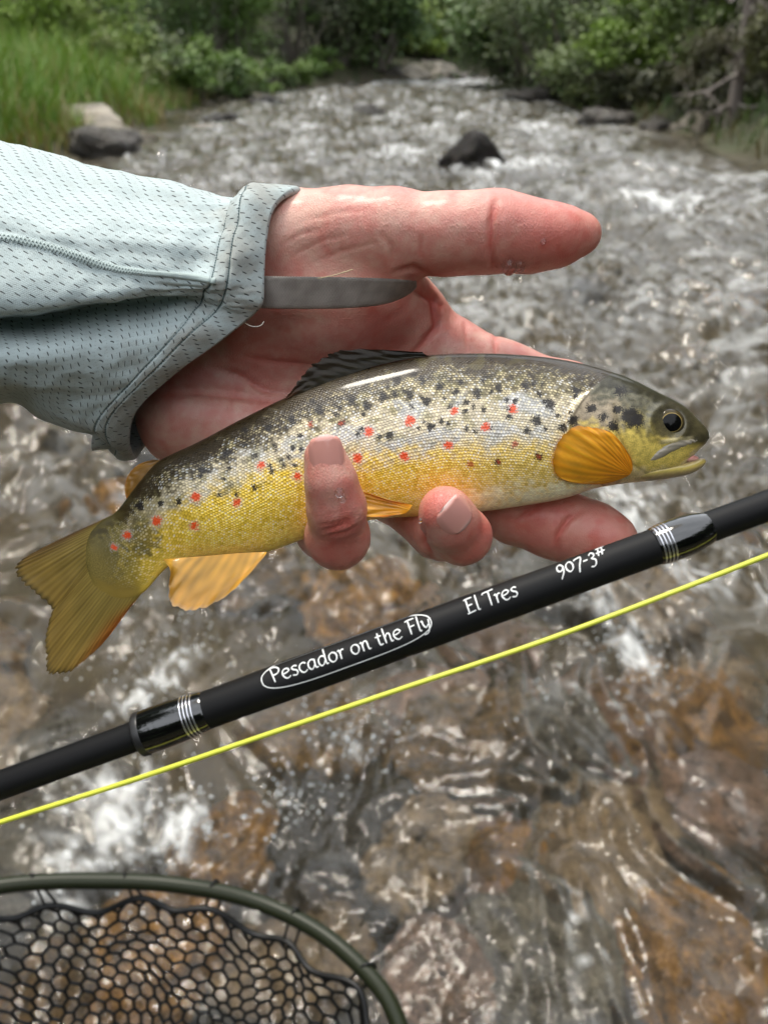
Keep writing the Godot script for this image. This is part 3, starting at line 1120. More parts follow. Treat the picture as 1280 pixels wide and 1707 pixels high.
func nail(parent: Node3D, centre: Vector3, up: Vector3, out_: Vector3, half_w: float, half_l: float, bend: float, m: Material) -> void:
	# a curved plate: up points to the free edge
	var side := up.cross(out_).normalized()
	var p := PackedVector3Array()
	var col := PackedColorArray()
	for a in 15:
		var t := a / 7.0 - 1.0
		var w := half_w * sqrt(maxf(0.02, 1.0 - pow(absf(t), 4.5) * 0.96)) * (1.0 if t > 0.0 else 1.0 + 0.08 * t)
		for b in 13:
			var u := b / 6.0 - 1.0
			var round_ := -bend * u * u * pow(w / half_w, 2.0) - 0.00035 * t * t
			var edge := maxf(absf(u), absf(t))
			round_ -= 0.0006 * ss(0.88, 1.0, edge)
			p.append(centre + up * half_l * t + side * w * u + out_ * round_)
			var moon := ss(-0.62, -0.85, t + 0.25 * u * u)
			var c := Color(0.68, 0.32, 0.27).lerp(Color(0.7, 0.45, 0.4), moon)
			c = c.lerp(Color(0.74, 0.6, 0.53), ss(0.9, 0.99, t))
			col.append(c)
	var mb := MB.new()
	mb.grid(p, 15, 13, false, false, col)
	part("fingernail", mb, m, parent)


func drop_of_water(mb: MB, at: Vector3, r: float, flat := 0.28) -> void:
	var up := cam.basis.y
	var out_ := cam.basis.z
	mb.ball(at, cam.basis.x * r, up * r * 1.2, out_ * r * flat, 8, 12)


func hold_person() -> void:
	var o := thing("person", "hand and forearm in a pale blue shirt sleeve, fingers curled under the trout", "person", W(250, 640, 0.285))
	part("body", grow_hand(), skin_paint(), o)
	var nm := paint(Color.WHITE, 0.22)
	nm.clearcoat_enabled = true
	nm.clearcoat = 0.5
	nm.clearcoat_roughness = 0.15
	var bx := cam.basis.x
	var by := cam.basis.y
	var bz := cam.basis.z
	var up1 := (by * 0.97 + bx * -0.12 + bz * 0.18).normalized()
	var out1 := (bz - up1 * bz.dot(up1)).normalized()
	nail(o, W(545, 765, 0.2162), up1, (out1 + bx * 0.06).normalized(), 0.00475, 0.0066, 0.0015, nm)
	var up3 := (bx * 0.97 - by * 0.2).normalized()
	nail(o, W(936, 350, 0.2495), up3, (by + bz * 0.05 - up3 * by.dot(up3)).normalized(), 0.0062, 0.0085, 0.0024, nm)
	var up2 := (W(727, 836, 0.222) - W(768, 882, 0.2285)).normalized()
	var out2 := (bz * 0.9 + bx * 0.42 - by * 0.16)
	out2 = (out2 - up2 * out2.dot(up2)).normalized()
	nail(o, W(764, 861, 0.2195), up2, out2, 0.0053, 0.0052, 0.0016, nm)
	var wm := StandardMaterial3D.new()
	wm.albedo_color = Color(1, 1, 1, 0.0)
	wm.roughness = 0.03
	wm.transparency = BaseMaterial3D.TRANSPARENCY_ALPHA
	wm.refraction_enabled = true
	wm.refraction_scale = 0.033
	var wd := MB.new()
	drop_of_water(wd, W(848, 444, 0.244), 0.0024, 1.0)
	drop_of_water(wd, W(866, 443, 0.244), 0.0018, 1.0)
	drop_of_water(wd, W(905, 401, 0.2388), 0.0010)
	drop_of_water(wd, W(566, 821, 0.2165), 0.0012)
	drop_of_water(wd, W(571, 832, 0.2165), 0.0009)
	drop_of_water(wd, W(700, 868, 0.2225), 0.0006, 0.8)
	part("water_drops", wd, wm, o, "stuff")
	sleeve(o)
	strap(o)


# ---------------------------------------------------------------- sleeve

var rim := []


func sleeve_point(s: float, t: float) -> Vector3:
	# s along the arm, 0 to 1 at the cuff's edge; t round it, 0 to 1
	var k := rim.size()
	var f := fposmod(t, 1.0) * k
	var j := int(f)
	var q := []
	for d in [-1, 0, 1, 2]:
		q.append(along(rim[(j + d + k) % k], s))
	return cr3(q[0], q[1], q[2], q[3], f - j)


func sleeve_skin(s: float, t: float) -> Array:
	# the folded cloth: place, outward normal, direction along the arm, picture x
	var q := sleeve_point(s, t)
	var e := (q - sleeve_point(s - 0.012, t)).normalized()
	var n := (sleeve_point(s, t + 0.006) - q).cross(e).normalized()
	var inv := cam.affine_inverse() * q
	var px := CX + inv.x / -inv.z * F
	var wr := (0.0010 * nz.get_noise_2d(px * 0.008, t * 9.0) + 0.0003 * nz.get_noise_2d(px * 0.02, t * 26.0 + 5.0) + 0.00008 * nz.get_noise_2d(px * 0.07, t * 60.0)) * ss(1.02, 0.86, s)
	wr += 0.0005 * nz.get_noise_2d(t * 26.0 + s * 2.0, s * 2.5 + 9.0) * ss(0.4, 0.72, s) * ss(0.84, 0.74, s)
	# seam welts of the hem and the ridge along the arm
	wr -= 0.0007 * exp(-pow((s - 0.787) / 0.006, 2.0)) + 0.0006 * exp(-pow((s - 0.85) / 0.006, 2.0))
	wr += 0.0005 * ss(0.78, 0.80, s)
	wr += 0.0007 * exp(-pow((t - 3.0 / 13.0 + 0.01 * sin(s * 20.0)) / 0.009, 2.0)) * ss(0.83, 0.77, s)
	return [q + n * wr, n, e, px]


func cloth_map() -> Array:
	# one repeat of the knit: 4 rows of slits in staggered columns
	var n := 256
	var a := PackedByteArray()
	var h := PackedByteArray()
	a.resize(n * n * 3)
	h.resize(n * n)
	for y in n:
		for x in n:
			var row := int(y / 64.0)
			var sh := 64.0 if row % 2 == 1 else 0.0
			var u := fposmod(x + sh, 128.0) - 64.0
			var v := fposmod(y, 64.0) - 32.0
			var v2 := v - u * 0.42
			var slit := clampf(1.0 - maxf(absf(u) / 30.0, absf(v2) / (6.6 - 0.08 * absf(u))), 0.0, 1.0)
			slit = ss(0.0, 0.32, slit)
			# small pin holes that carry the zigzag on between the slits
			var w := fposmod(u + 64.0, 128.0) - 64.0
			var z := v + (w) * 0.3
			var pins := ss(0.35, 0.9, sin(x * TAU / 16.0)) * ss(7.0, 2.0, absf(z)) * ss(12.0, 22.0, 64.0 - absf(u) + 8.0) * ss(28.0, 40.0, absf(u))
			var knit := 0.5 + 0.25 * sin(x * TAU / 16.0) + 0.25 * sin((y + x * 0.5) * TAU / 16.0)
			var tone := (0.9 + 0.1 * knit) * (1.0 - 0.55 * slit) * (1.0 - 0.25 * pins)
			var o := (y * n + x) * 3
			for c in 3:
				a[o + c] = int(clampf(tone, 0, 1) * 255.0)
			h[y * n + x] = int(clampf((0.65 + 0.3 * knit) * (1.0 - 0.9 * slit) * (1.0 - 0.5 * pins), 0, 1) * 255.0)
	return [ImageTexture.create_from_image(Image.create_from_data(n, n, false, Image.FORMAT_RGB8, a)), ImageTexture.create_from_image(Image.create_from_data(n, n, false, Image.FORMAT_L8, h))]


func sleeve(o: Node3D) -> void:
	for row in [
		[[-1300, -40, .33], [-420, 120, .285], [-180, 195, .27], [0, 236, .262], [190, 283, .258], [330, 316, .256], [392, 331, .256], [425, 309, .252], [496, 314, .254]],
		[[-1300, 40, .30], [-420, 200, .255], [-180, 255, .245], [0, 290, .240], [180, 330, .240], [310, 352, .242], [368, 356, .244], [412, 336, .239], [455, 342, .243]],
		[[-1300, 140, .28], [-420, 290, .235], [-180, 320, .228], [0, 350, .226], [170, 385, .228], [290, 405, .232], [348, 412, .236], [398, 402, .235], [441, 398, .240]],
		[[-1300, 250, .27], [-420, 380, .228], [-180, 390, .222], [0, 405, .221], [150, 430, .224], [270, 458, .229], [335, 470, .232], [390, 465, .234], [437, 455, .240]],
		[[-1300, 360, .27], [-420, 480, .226], [-180, 500, .220], [0, 519, .219], [150, 504, .224], [250, 490, .230], [320, 489, .234], [385, 495, .236], [433, 502, .240]],
		[[-1300, 390, .28], [-420, 500, .241], [-180, 520, .238], [0, 533, .238], [150, 514, .239], [250, 498, .240], [315, 500, .240], [372, 520, .239], [418, 524, .242]],
		[[-1300, 480, .27], [-420, 590, .230], [-180, 590, .225], [0, 590, .224], [130, 580, .228], [215, 572, .232], [272, 566, .234], [315, 568, .236], [357, 573, .241]],
		[[-1300, 580, .28], [-420, 680, .238], [-180, 660, .232], [0, 640, .230], [90, 645, .233], [165, 645, .236], [205, 642, .237], [242, 640, .238], [288, 624, .242]],
		[[-1300, 650, .30], [-420, 740, .255], [-180, 700, .248], [0, 657, .244], [70, 682, .244], [125, 700, .245], [152, 705, .246], [185, 705, .246], [222, 690, .247]],
		[[-1300, 700, .33], [-420, 760, .28], [-180, 725, .27], [0, 668, .262], [70, 698, .262], [135, 718, .262], [165, 727, .262], [197, 756, .262], [214, 752, .263]],
		[[-1300, 640, .37], [-420, 700, .315], [-180, 680, .305], [0, 650, .298], [70, 670, .298], [135, 690, .297], [175, 710, .295], [205, 740, .29], [236, 748, .285]],
		[[-1300, 380, .39], [-420, 480, .335], [-180, 480, .33], [0, 490, .325], [90, 500, .322], [170, 520, .32], [220, 540, .317], [270, 560, .315], [320, 590, .312]],
		[[-1300, 60, .37], [-420, 230, .32], [-180, 280, .31], [0, 310, .303], [150, 340, .30], [290, 360, .298], [360, 365, .297], [420, 350, .292], [480, 370, .288]],
	]:
		var pts := []
		for q in row:
			pts.append(W(q[0], q[1], q[2]))
		rim.append(pts)
	var nu := 210
	var nv := 300
	var p := PackedVector3Array()
	var col := PackedColorArray()
	var tex := PackedVector2Array()
	var clean := Color(0.5, 0.59, 0.595)
	var dirty := Color(0.4, 0.425, 0.4)
	var lip := 7
	for a in nu + lip:
		var raw := minf(float(a) / (nu - 1), 1.0)
		var s := raw if raw < 0.25 else raw
		s = lerpf(0.06, 1.0, s)
		for b in nv:
			var t := float(b % (nv - 1)) / (nv - 1)
			var skin := sleeve_skin(s, t)
			var q: Vector3 = skin[0]
			var n: Vector3 = skin[1]
			var e: Vector3 = skin[2]
			var px: float = skin[3]
			if a >= nu:
				var k := a - nu
				q += e * [0.0009, 0.0014, 0.0012, 0.0004, -0.002, -0.006, -0.01][k] - n * [0.0004, 0.0012, 0.0022, 0.0029, 0.0032, 0.004, 0.005][k]
			p.append(q)
			var dirt := clampf(0.6 * ss(0.7, 0.86, s) + 0.7 * nz.get_noise_2d(px * 0.014 + 30.0, t * 16.0) * ss(0.5, 0.8, s) + 0.25 * nz.get_noise_2d(px * 0.05, t * 50.0) + 0.5 * exp(-pow((t - 0.63) / 0.05, 2.0)) * ss(0.45, 0.6, s), 0, 1)
			col.append(clean.lerp(dirty, dirt))
			tex.append(Vector2(0.0, 0.0))
	# cloth coordinates by length along the arm and round it, in repeats of the knit
	var row_len := PackedFloat32Array()
	for b in nv:
		var run := 0.0
		for a in range(nu + lip - 1, -1, -1):
			if a < nu + lip - 1:
				run += p[a * nv + b].distance_to(p[(a + 1) * nv + b])
			tex[a * nv + b].x = -run / 0.0078
	for a in nu + lip:
		var run := 0.0
		for b in nv:
			if b:
				run += p[a * nv + b].distance_to(p[a * nv + b - 1])
			row_len.append(run)
	for a in nu + lip:
		for b in nv:
			tex[a * nv + b].y = (row_len[a * nv + b] - row_len[a * nv + nv / 4]) / 0.0088
	var mb := MB.new()
	mb.grid(p, nu + lip, nv, false, true, col, tex)
	var maps := cloth_map()
	var m := paint(Color.WHITE, 0.8)
	m.albedo_texture = maps[0]
	m.heightmap_enabled = true
	m.heightmap_texture = maps[1]
	m.heightmap_scale = 0.03
	m.rim_enabled = true
	m.rim = 0.3
	m.rim_tint = 0.6
	var sl := part("sleeve", mb, m, o)
	# stitches: short threads on the two hem lines, a chain on the ridge
	var tm := paint(Color.WHITE, 0.8)
	var st := MB.new()
	for line in [0.787, 0.85]:
		var t := -0.02
		while t < 0.74:
			var w := []
			for k in 3:
				var tt := t + 0.0019 * k
				var sk := sleeve_skin(line, tt)
				w.append(sk[0] + sk[1] * (0.0003 if k == 1 else -0.0001))
			st.tube(PackedVector3Array(w), radii(0.00022), 5, Color(0.12, 0.17, 0.175))
			t += 0.0052
	var s := 0.08
	while s < 0.8:
		for side in [-1.0, 1.0]:
			var w := []
			for k in 5:
				var tt: float = 3.0 / 13.0 - 0.01 * sin(s * 20.0) + side * 0.007 * (1.0 - 0.5 * k)
				var sk := sleeve_skin(s + 0.0016 * k, tt)
				w.append(sk[0] + sk[1] * 0.00012)
			st.tube(PackedVector3Array(w), radii(0.00026), 5, Color(0.4, 0.48, 0.47))
		s += 0.0052
	part("stitching", st, tm, sl, "stuff")


func strap(o: Node3D) -> void:
	# the grey elastic loop that holds the cuff to the thumb
	var top := [W(405, 459, .247), W(440, 460, .2425), W(500, 461, .2385), W(570, 462, .2375), W(640, 464, .2375), W(680, 467, .240), W(693, 469, .2455), W(690, 467, .255), W(660, 455, .262)]
	var low := [W(405, 512, .251), W(440, 513, .2475), W(500, 514, .2445), W(570, 513, .2435), W(630, 508, .2445), W(668, 497, .247), W(691, 482, .2505), W(692, 474, .258), W(665, 470, .266)]
	var nu := 90
	var nv := 9
	var p := PackedVector3Array()
	var col := PackedColorArray()
	var tex := PackedVector2Array()
	for a in nu:
		var t := float(a) / (nu - 1)
		var q := along(top, t)
		var r := along(low, t)
		for b in nv * 2:
			var under := b >= nv
			var u := float(b) / (nv - 1) if not under else float(2 * nv - 1 - b) / (nv - 1)
			var x := q.lerp(r, u)
			if under:
				x -= cam.basis.z * 0.0009
			p.append(x)
			col.append(Color(0.78, 0.71, 0.65).lerp(Color(0.58, 0.51, 0.46), clampf(0.5 + 0.7 * nz.get_noise_2d(t * 14.0, u * 2.0) + 0.3 * nz.get_noise_2d(t * 60.0, u * 9.0), 0, 1)))
			tex.append(Vector2(t * 14.0, u * 3.0))
	var mb := MB.new()
	mb.grid(p, nu, nv * 2, true, true, col, tex)
	var n := 128
	var h := PackedByteArray()
	h.resize(n * n)
	var al := PackedByteArray()
	al.resize(n * n * 3)
	for y in n:
		for x in n:
			var w := 0.5 + 0.5 * sin(x * TAU / 16.0 + PI * (int(y / 8.0) % 2)) * absf(sin(y * PI / 8.0))
			h[y * n + x] = int(w * 255)
			for c in 3:
				al[(y * n + x) * 3 + c] = int((0.62 + 0.38 * w) * 255)
	var m := paint(Color.WHITE, 0.85)
	m.albedo_texture = ImageTexture.create_from_image(Image.create_from_data(n, n, false, Image.FORMAT_RGB8, al))
	m.heightmap_enabled = true
	m.heightmap_texture = ImageTexture.create_from_image(Image.create_from_data(n, n, false, Image.FORMAT_L8, h))
	m.heightmap_scale = 0.04
	part("thumb_loop", mb, m, o)
	var hair := MB.new()
	hair.tube(smooth_path([W(406, 537, .244), W(420, 544, .2425), W(434, 543, .2425), W(440, 536, .2435)], 14), radii(0.00016), 5, Color(0.62, 0.6, 0.52))
	hair.tube(smooth_path([W(530, 464, .2365), W(556, 459, .2362), W(588, 449, .2372)], 10), radii(0.00014), 5, Color(0.6, 0.5, 0.3))
	part("loose_threads", hair, paint(Color.WHITE, 0.7), o)


# ---------------------------------------------------------------- the trout

# side view of the body from the tail's base to the snout: back x, y, belly x, y, half thickness (pixels of the sketch)
const TROUT := [[143, 935, 144, 938, 0], [147, 897, 156, 977, 2.6], [166, 872, 192, 999, 5], [192, 855, 236, 990, 10], [211, 832, 281, 945, 20], [238, 797, 330, 931, 29], [268, 767, 386, 927, 38], [330, 737, 449, 919, 46], [402, 699, 503, 900, 54], [476, 663, 565, 880, 60], [560, 628, 630, 865, 64], [640, 605, 695, 861, 66], [714, 592, 760, 857, 67], [795, 589, 825, 850, 66], [857, 591, 885, 841, 64], [920, 597, 940, 831, 62], [982, 609, 988, 815, 59], [1045, 629, 1040, 806, 54], [1095, 653, 1085, 801, 47], [1139, 676, 1121, 791, 38], [1161, 697, 1149, 766, 29], [1175, 711, 1165, 749, 21], [1181, 721, 1176, 739, 12], [1182, 730, 1182, 730, 0]]
const FISH_D := 0.25
const RINGS := 300
const ROUND := 112
var back := PackedVector2Array()
var belly := PackedVector2Array()
var thick := PackedFloat32Array()
var gill := PackedVector2Array([Vector2(1000, 640), Vector2(962, 664), Vector2(946, 692), Vector2(939, 722), Vector2(944, 760), Vector2(962, 798), Vector2(1005, 814)])
var cheek := PackedVector2Array([Vector2(1022, 672), Vector2(1030, 700), Vector2(1032, 730), Vector2(1052, 772), Vector2(1082, 792)])


func fish_frame(count: int) -> void:
	# even steps along the body
	var ctr := []
	var tops := []
	var lows := []
	var w := []
	for q in TROUT:
		ctr.append(Vector3((q[0] + q[2]) * 0.5, (q[1] + q[3]) * 0.5, 0))
		tops.append(Vector3(q[0], q[1], q[4]))
		lows.append(Vector3(q[2], q[3], 0))
	var fine := count * 6
	var run := PackedFloat32Array()
	var total := 0.0
	for k in fine + 1:
		if k:
			total += along(ctr, float(k) / fine).distance_to(along(ctr, float(k - 1) / fine))
		run.append(total)
	back.resize(count)
	belly.resize(count)
	thick.resize(count)
	var j := 0
	for k in count:
		var want := total * k / (count - 1)
		while j < fine - 1 and run[j + 1] < want:
			j += 1
		var t := (j + clampf((want - run[j]) / maxf(run[j + 1] - run[j], 1e-6), 0, 1)) / fine
		var a := along(tops, t)
		var b := along(lows, t)
		back[k] = Vector2(a.x, a.y)
		belly[k] = Vector2(b.x, b.y)
		thick[k] = maxf(a.z, 0.0)


func bulge(k: int, th: float) -> float:
	# how far the flank stands towards the viewer, in sketch pixels
	return thick[k] * pow(maxf(sin(th), 0.0), 0.86)


func head_form(s: Vector2) -> float:
	if s.x < 915.0:
		return 0.0
	var d := to_line(s, gill)
	var side := 1.0 if s.x > gill[mini(int(d.y * 6.0), 5)].lerp(gill[mini(int(d.y * 6.0) + 1, 6)], d.y * 6.0 - int(d.y * 6.0)).x else -1.0
	var z := 0.0
	var ends := sin(PI * clampf(0.1 + d.y * 0.85, 0, 1))
	if side > 0.0:
		z += 6.5 * exp(-d.x / 30.0) * ends
	else:
		z -= 2.5 * exp(-d.x / 5.0) * ends
	var e := to_line(s, cheek)
	z -= 2.4 * exp(-e.x * e.x / 16.0) * sin(PI * clampf(e.y, 0, 1))
	# the socket's rim round the eye
	var r := s.distance_to(Vector2(1115, 705))
	z += 3.0 * exp(-pow((r - 31.0) / 6.0, 2.0)) - 2.5 * exp(-pow(r / 24.0, 4.0))
	return z


func on_fish(x: float, y: float, proud := 0.0, modelled := true) -> Vector3:
	# the point of the near flank under a point of the side view, standing proud by so many pixels
	var s := Vector2(x, y)
	var best := 1e9
	var at := 0
	var f := 0.5
	for k in back.size() - 1:
		var ab := belly[k] - back[k]
		var t := clampf((s - back[k]).dot(ab) / maxf(ab.length_squared(), 1e-6), 0, 1)
		var d := s.distance_to(back[k] + ab * t)
		if d < best:
			best = d
			at = k
			f = t
	var z := bulge(at, acos(1.0 - 2.0 * f)) + (head_form(s) if modelled else 0.0) + proud
	return W(x, y, FISH_D - z / F * FISH_D)


func trout() -> void:
	var o := thing("trout", "brown trout with red and black spots held across the fingers", "fish", W(640, 740, FISH_D))
	fish_frame(RINGS)
	var p := PackedVector3Array()
	var tex := PackedVector2Array()
	for k in RINGS:
		for b in ROUND:
			var a := TAU * b / ROUND
			var s := back[k].lerp(belly[k], 0.5 - 0.5 * cos(a))
			var z: float
			if a <= PI:
				z = bulge(k, a) + head_form(s) * pow(maxf(sin(a), 0.0), 0.5)
			else:
				z = -bulge(k, TAU - a)
			p.append(W(s.x, s.y, FISH_D - z / F * FISH_D))
			tex.append(Vector2((k + 0.5) / RINGS, absf(a / PI if a <= PI else 2.0 - a / PI)))
	var mb := MB.new()
	mb.grid(p, RINGS, ROUND, true, false, PackedColorArray(), tex)
	var maps := fish_maps()
	var m := paint(Color.WHITE, 1.0, false)
	m.albedo_texture = maps[0]
	m.roughness_texture = maps[1]
	m.roughness_texture_channel = BaseMaterial3D.TEXTURE_CHANNEL_GREEN
	m.metallic = 1.0
	m.metallic_texture = maps[1]
	m.metallic_texture_channel = BaseMaterial3D.TEXTURE_CHANNEL_BLUE
	m.heightmap_enabled = true
	m.heightmap_texture = maps[1]
	m.heightmap_scale = 0.022
	m.texture_repeat = false
	m.clearcoat_enabled = true
	m.clearcoat = 0.3
	m.clearcoat_roughness = 0.1
	m.metallic_specular = 0.4
	part("body", mb, m, o)
	jaw(o)
	eye(o)
	fins(o)


const BLACK_SPOTS := [[614, 636, 6], [661, 632, 8], [585, 667, 7], [638, 662, 7], [683, 657, 6], [659, 656, 5], [710, 669, 7], [704, 634, 6], [733, 643, 6], [760, 652, 5], [794, 656, 7], [830, 644, 5], [876, 644, 7], [916, 674, 8], [893, 701, 8], [878, 718, 5], [716, 712, 6], [649, 726, 7], [533, 683, 7], [487, 701, 7], [569, 705, 6], [517, 706, 4], [612, 677, 6], [897, 762, 6], [829, 770, 5], [937, 714, 6], [778, 671, 4], [379, 755, 7], [338, 782, 7], [448, 714, 6], [485, 703, 5], [234, 843, 6], [269, 838, 4], [298, 836, 5], [984, 680, 7], [954, 702, 8], [1003, 696, 6], [1029, 683, 7], [1021, 711, 8], [1050, 695, 15], [1060, 700, 11], [690, 622, 6], [560, 690, 5], [960, 652, 7], [845, 668, 4], [410, 720, 5], [520, 668, 5], [1032, 652, 8]]
const RED_SPOTS := [[615, 719, 9], [683, 701, 9], [756, 685, 8], [853, 682, 8], [810, 712, 8], [747, 742, 8], [674, 761, 8], [596, 764, 8], [497, 794, 9], [436, 776, 9], [328, 828, 8], [397, 837, 8], [263, 868, 9], [325, 877, 8], [213, 891, 7], [192, 912, 6]]
const RUST_SPOTS := [[784, 774, 7], [858, 740, 7], [569, 705, 5], [517, 707, 5], [830, 770, 4], [897, 762, 4]]


func fish_maps() -> Array:
	var w := 1600
	var h := 480
	var keep_b := back.duplicate()
	var keep_l := belly.duplicate()
	var keep_t := thick.duplicate()
	fish_frame(w)
	var al := PackedByteArray()
	var pr := PackedByteArray()
	al.resize(w * h * 3)
	pr.resize(w * h * 3)
	var spots := []
	for q in BLACK_SPOTS:
		spots.append([Vector2(q[0], q[1]), q[2] * 1.25, 0])
	for q in RED_SPOTS:
		spots.append([Vector2(q[0], q[1]), q[2] * (0.76 + 0.36 * absf(sin(q[0] * 1.7))), 1])
	for q in RUST_SPOTS:
		spots.append([Vector2(q[0], q[1]), float(q[2]), 2])
	# many more small flecks along the upper flank
	var dice := RandomNumberGenerator.new()
	dice.seed = 31
	for k in 70:
		var col_ := dice.randi_range(int(w * 0.22), int(w * 0.80))
		var down := dice.randf_range(0.14, 0.5)
		spots.append([back[col_].lerp(belly[col_], down), dice.randf_range(2.2, 5.0), 0])
	# spots by the column they fall in
	var by_column := []
	for c in 24:
		by_column.append([])
	for q in spots:
		for c in range(clampi(int((q[0].x - 34.0) / 50.0), 0, 23), clampi(int((q[0].x + 34.0) / 50.0), 0, 23) + 1):
			by_column[c].append(q)
	var dark := Color(0.032, 0.021, 0.008)
	var olive := Color(0.13, 0.105, 0.045)
	var silver := Color(0.6, 0.515, 0.36)
	var blue := Color(0.42, 0.46, 0.52)
	var yellow := Color(0.96, 0.64, 0.065)
	var cream := Color(0.88, 0.8, 0.55)
	var moss := Color(0.17, 0.15, 0.05)
	for x in w:
		var span := (belly[x] - back[x]).length() * 0.5
		for y in h:
			var th := PI * (y + 0.5) / h
			var f := 0.5 - 0.5 * cos(th)
			var s := back[x].lerp(belly[x], f)
			var n1 := nz.get_noise_2d(s.x * 0.02, s.y * 0.03)
			var n2 := nz.get_noise_2d(s.x * 0.07 + 50.0, s.y * 0.09)
			var n3 := nz.get_noise_2d(s.x * 0.3, s.y * 0.3 + 70.0)
			var g := f + 0.05 * n1 + 0.05 * n2
			var tail := ss(330.0, 190.0, s.x)
			var front := ss(640.0, 900.0, s.x)
			var shift := lerpf(-0.02, -0.2, ss(640.0, 420.0, s.x))
			var c := dark.lerp(olive, ss(0.06, 0.2, g))
			c = c.lerp(silver, ss(0.17, 0.40 + shift * 0.5, g))
			c = c.lerp(blue, ss(0.05, 0.5, nz.get_noise_2d(s.x * 0.014 + 9.0, s.y * 0.022 + 4.0)) * ss(0.2, 0.3, g) * ss(0.68, 0.58, g) * (1.0 - tail) * 0.5)
			c = c.lerp(yellow, ss(0.52 + shift, 0.72 + shift, g) * lerpf(1.0, 0.75, front))
			c = c.lerp(cream, ss(0.80, 0.97, g) * lerpf(0.12, 0.95, front) * (1.0 - tail))
			c = c.lerp(Color(0.62, 0.43, 0.06), tail * 0.75 * ss(0.15, 0.4, g))
			c = c.lerp(moss, tail * ss(-0.15, 0.35, n1 + n2 * 0.6) * 0.75 * ss(0.95, 0.6, g))
			c = c.lerp(moss * 1.2, ss(0.2, 0.6, nz.get_noise_2d(s.x * 0.025 + 70.0, s.y * 0.03)) * 0.5 * ss(0.6, 0.45, g) * ss(930.0, 880.0, s.x))
			c = c.lerp(Color(0.26, 0.2, 0.04), ss(260.0, 190.0, s.x - (s.y - 930.0) * 0.3 + 12.0 * n2) * 0.7)
			c = c.lerp(Color(0.13, 0.112, 0.05), clampf(ss(48.0, 26.0, Vector2((s.x - 165.0) * 0.95, (s.y - 935.0) * 0.68).length() + 14.0 * n2 + 8.0 * n3) * 0.8 + ss(34.0, 18.0, s.distance_to(Vector2(240, 895)) + 14.0 * n2) * 0.7, 0, 0.75))
			c = c.lerp(dark * 1.3, ss(0.32, 0.12, g + 0.04 * n2) * ss(700.0, 520.0, s.x) * 0.85 * ss(170.0, 260.0, s.x))
			c = c.lerp(dark, ss(0.2, 0.08, g) * 0.6)
			c = c.lerp(Color(0.27, 0.2, 0.05) * (1.0 + 0.3 * n3), 0.75 * ss(0.085, 0.025, float(x) / w) * ss(900.0, 975.0, s.y + 40.0 * ss(0.05, 0.0, float(x) / w)))
			c = c.lerp(Color(0.29, 0.2, 0.042), ss(955.0, 985.0, s.y + n2 * 6.0) * ss(250.0, 215.0, s.x))
			var metal := 0.25 * ss(0.12, 0.35, g) * ss(0.98, 0.85, g)
			var rough := 0.34
			var hgt := 0.5
			# head
			var gx := 946.0 + pow(absf(s.y - 722.0) / 80.0, 2.0) * 46.0
			var head := ss(gx - 3.0, gx + 3.0, s.x)
			if head > 0.0:
				var hc := Color(0.04, 0.036, 0.02).lerp(Color(0.13, 0.12, 0.08), ss(0.08, 0.22, g))
				hc = hc.lerp(Color(0.36, 0.29, 0.2), ss(0.2, 0.36, g) * ss(1070.0, 1010.0, s.x))
				hc = hc.lerp(Color(0.22, 0.18, 0.06), ss(0.22, 0.4, g) * ss(1010.0, 1060.0, s.x))
				hc = hc.lerp(Color(0.72, 0.55, 0.13), ss(0.42, 0.58, g))
				hc = hc.lerp(Color(0.62, 0.5, 0.26), ss(0.8, 0.95, g))
				hc = hc.lerp(Color(0.07, 0.06, 0.03), ss(1128.0, 1150.0, s.x) * ss(752.0, 735.0, s.y))
				hc = hc.lerp(Color(0.06, 0.052, 0.03), ss(40.0, 27.0, s.distance_to(Vector2(1119, 701))) * 0.8)
				hc = hc.lerp(Color(0.42, 0.36, 0.2), ss(6.0, 2.0, absf(s.y - 732.0 - (1140.0 - s.x) * 0.12)) * ss(1090.0, 1105.0, s.x) * ss(1158.0, 1145.0, s.x) * 0.8)
				hc = hc * (1.0 + 0.22 * n3 + 0.2 * n2)
				hc = hc.lerp(Color(0.05, 0.035, 0.015), ss(5.0, 0.0, absf(s.x - gx - 3.0)) * 0.6 * ss(640.0, 665.0, s.y))
				hc = hc.lerp(Color(0.12, 0.09, 0.03), ss(4.0, 0.0, to_line(s, cheek).x) * 0.4)
				c = c.lerp(hc, head)
				metal = lerpf(metal, 0.22, head)
				rough = lerpf(rough, 0.3, head)
				hgt = lerpf(hgt, 0.5 + 0.1 * n2 + 0.06 * n3, head)
			# scales
			if head < 1.0:
				var pitch := lerpf(5.6, 4.6, tail)
				var rr := th * span / (pitch * 0.86) + 0.5 * n1
				var row := floori(rr)
				var q := float(x) * 0.72 / pitch + (0.5 if row % 2 else 0.0) + 0.25 * n2
				var coln := floori(q)
				var dx := q - coln - 0.5
				var dy := rr - row - 0.5
				var dome := clampf(1.0 - (dx * dx + dy * dy) * 3.2, 0.0, 1.0)
				var rnd := fposmod(sin(row * 127.1 + coln * 311.7) * 43758.5453, 1.0)
				var rnd2 := fposmod(sin(row * 269.5 + coln * 183.3) * 24634.6345, 1.0)
				var strong := (1.0 - head) * lerpf(1.0, 0.5, tail) * lerpf(1.0, 0.1, ss(960.0, 985.0, s.y)) * ss(0.015, 0.09, float(x) / w) * lerpf(1.0, 0.55, ss(0.8, 1.0, g))
				var k := lerpf(1.0, (0.78 + 0.42 * dome) * (0.78 + 0.55 * rnd), strong)
				c = c * k
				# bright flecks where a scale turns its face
				var fleck := ss(0.4, 0.85, dome) * ss(0.2, 0.75, rnd) * strong
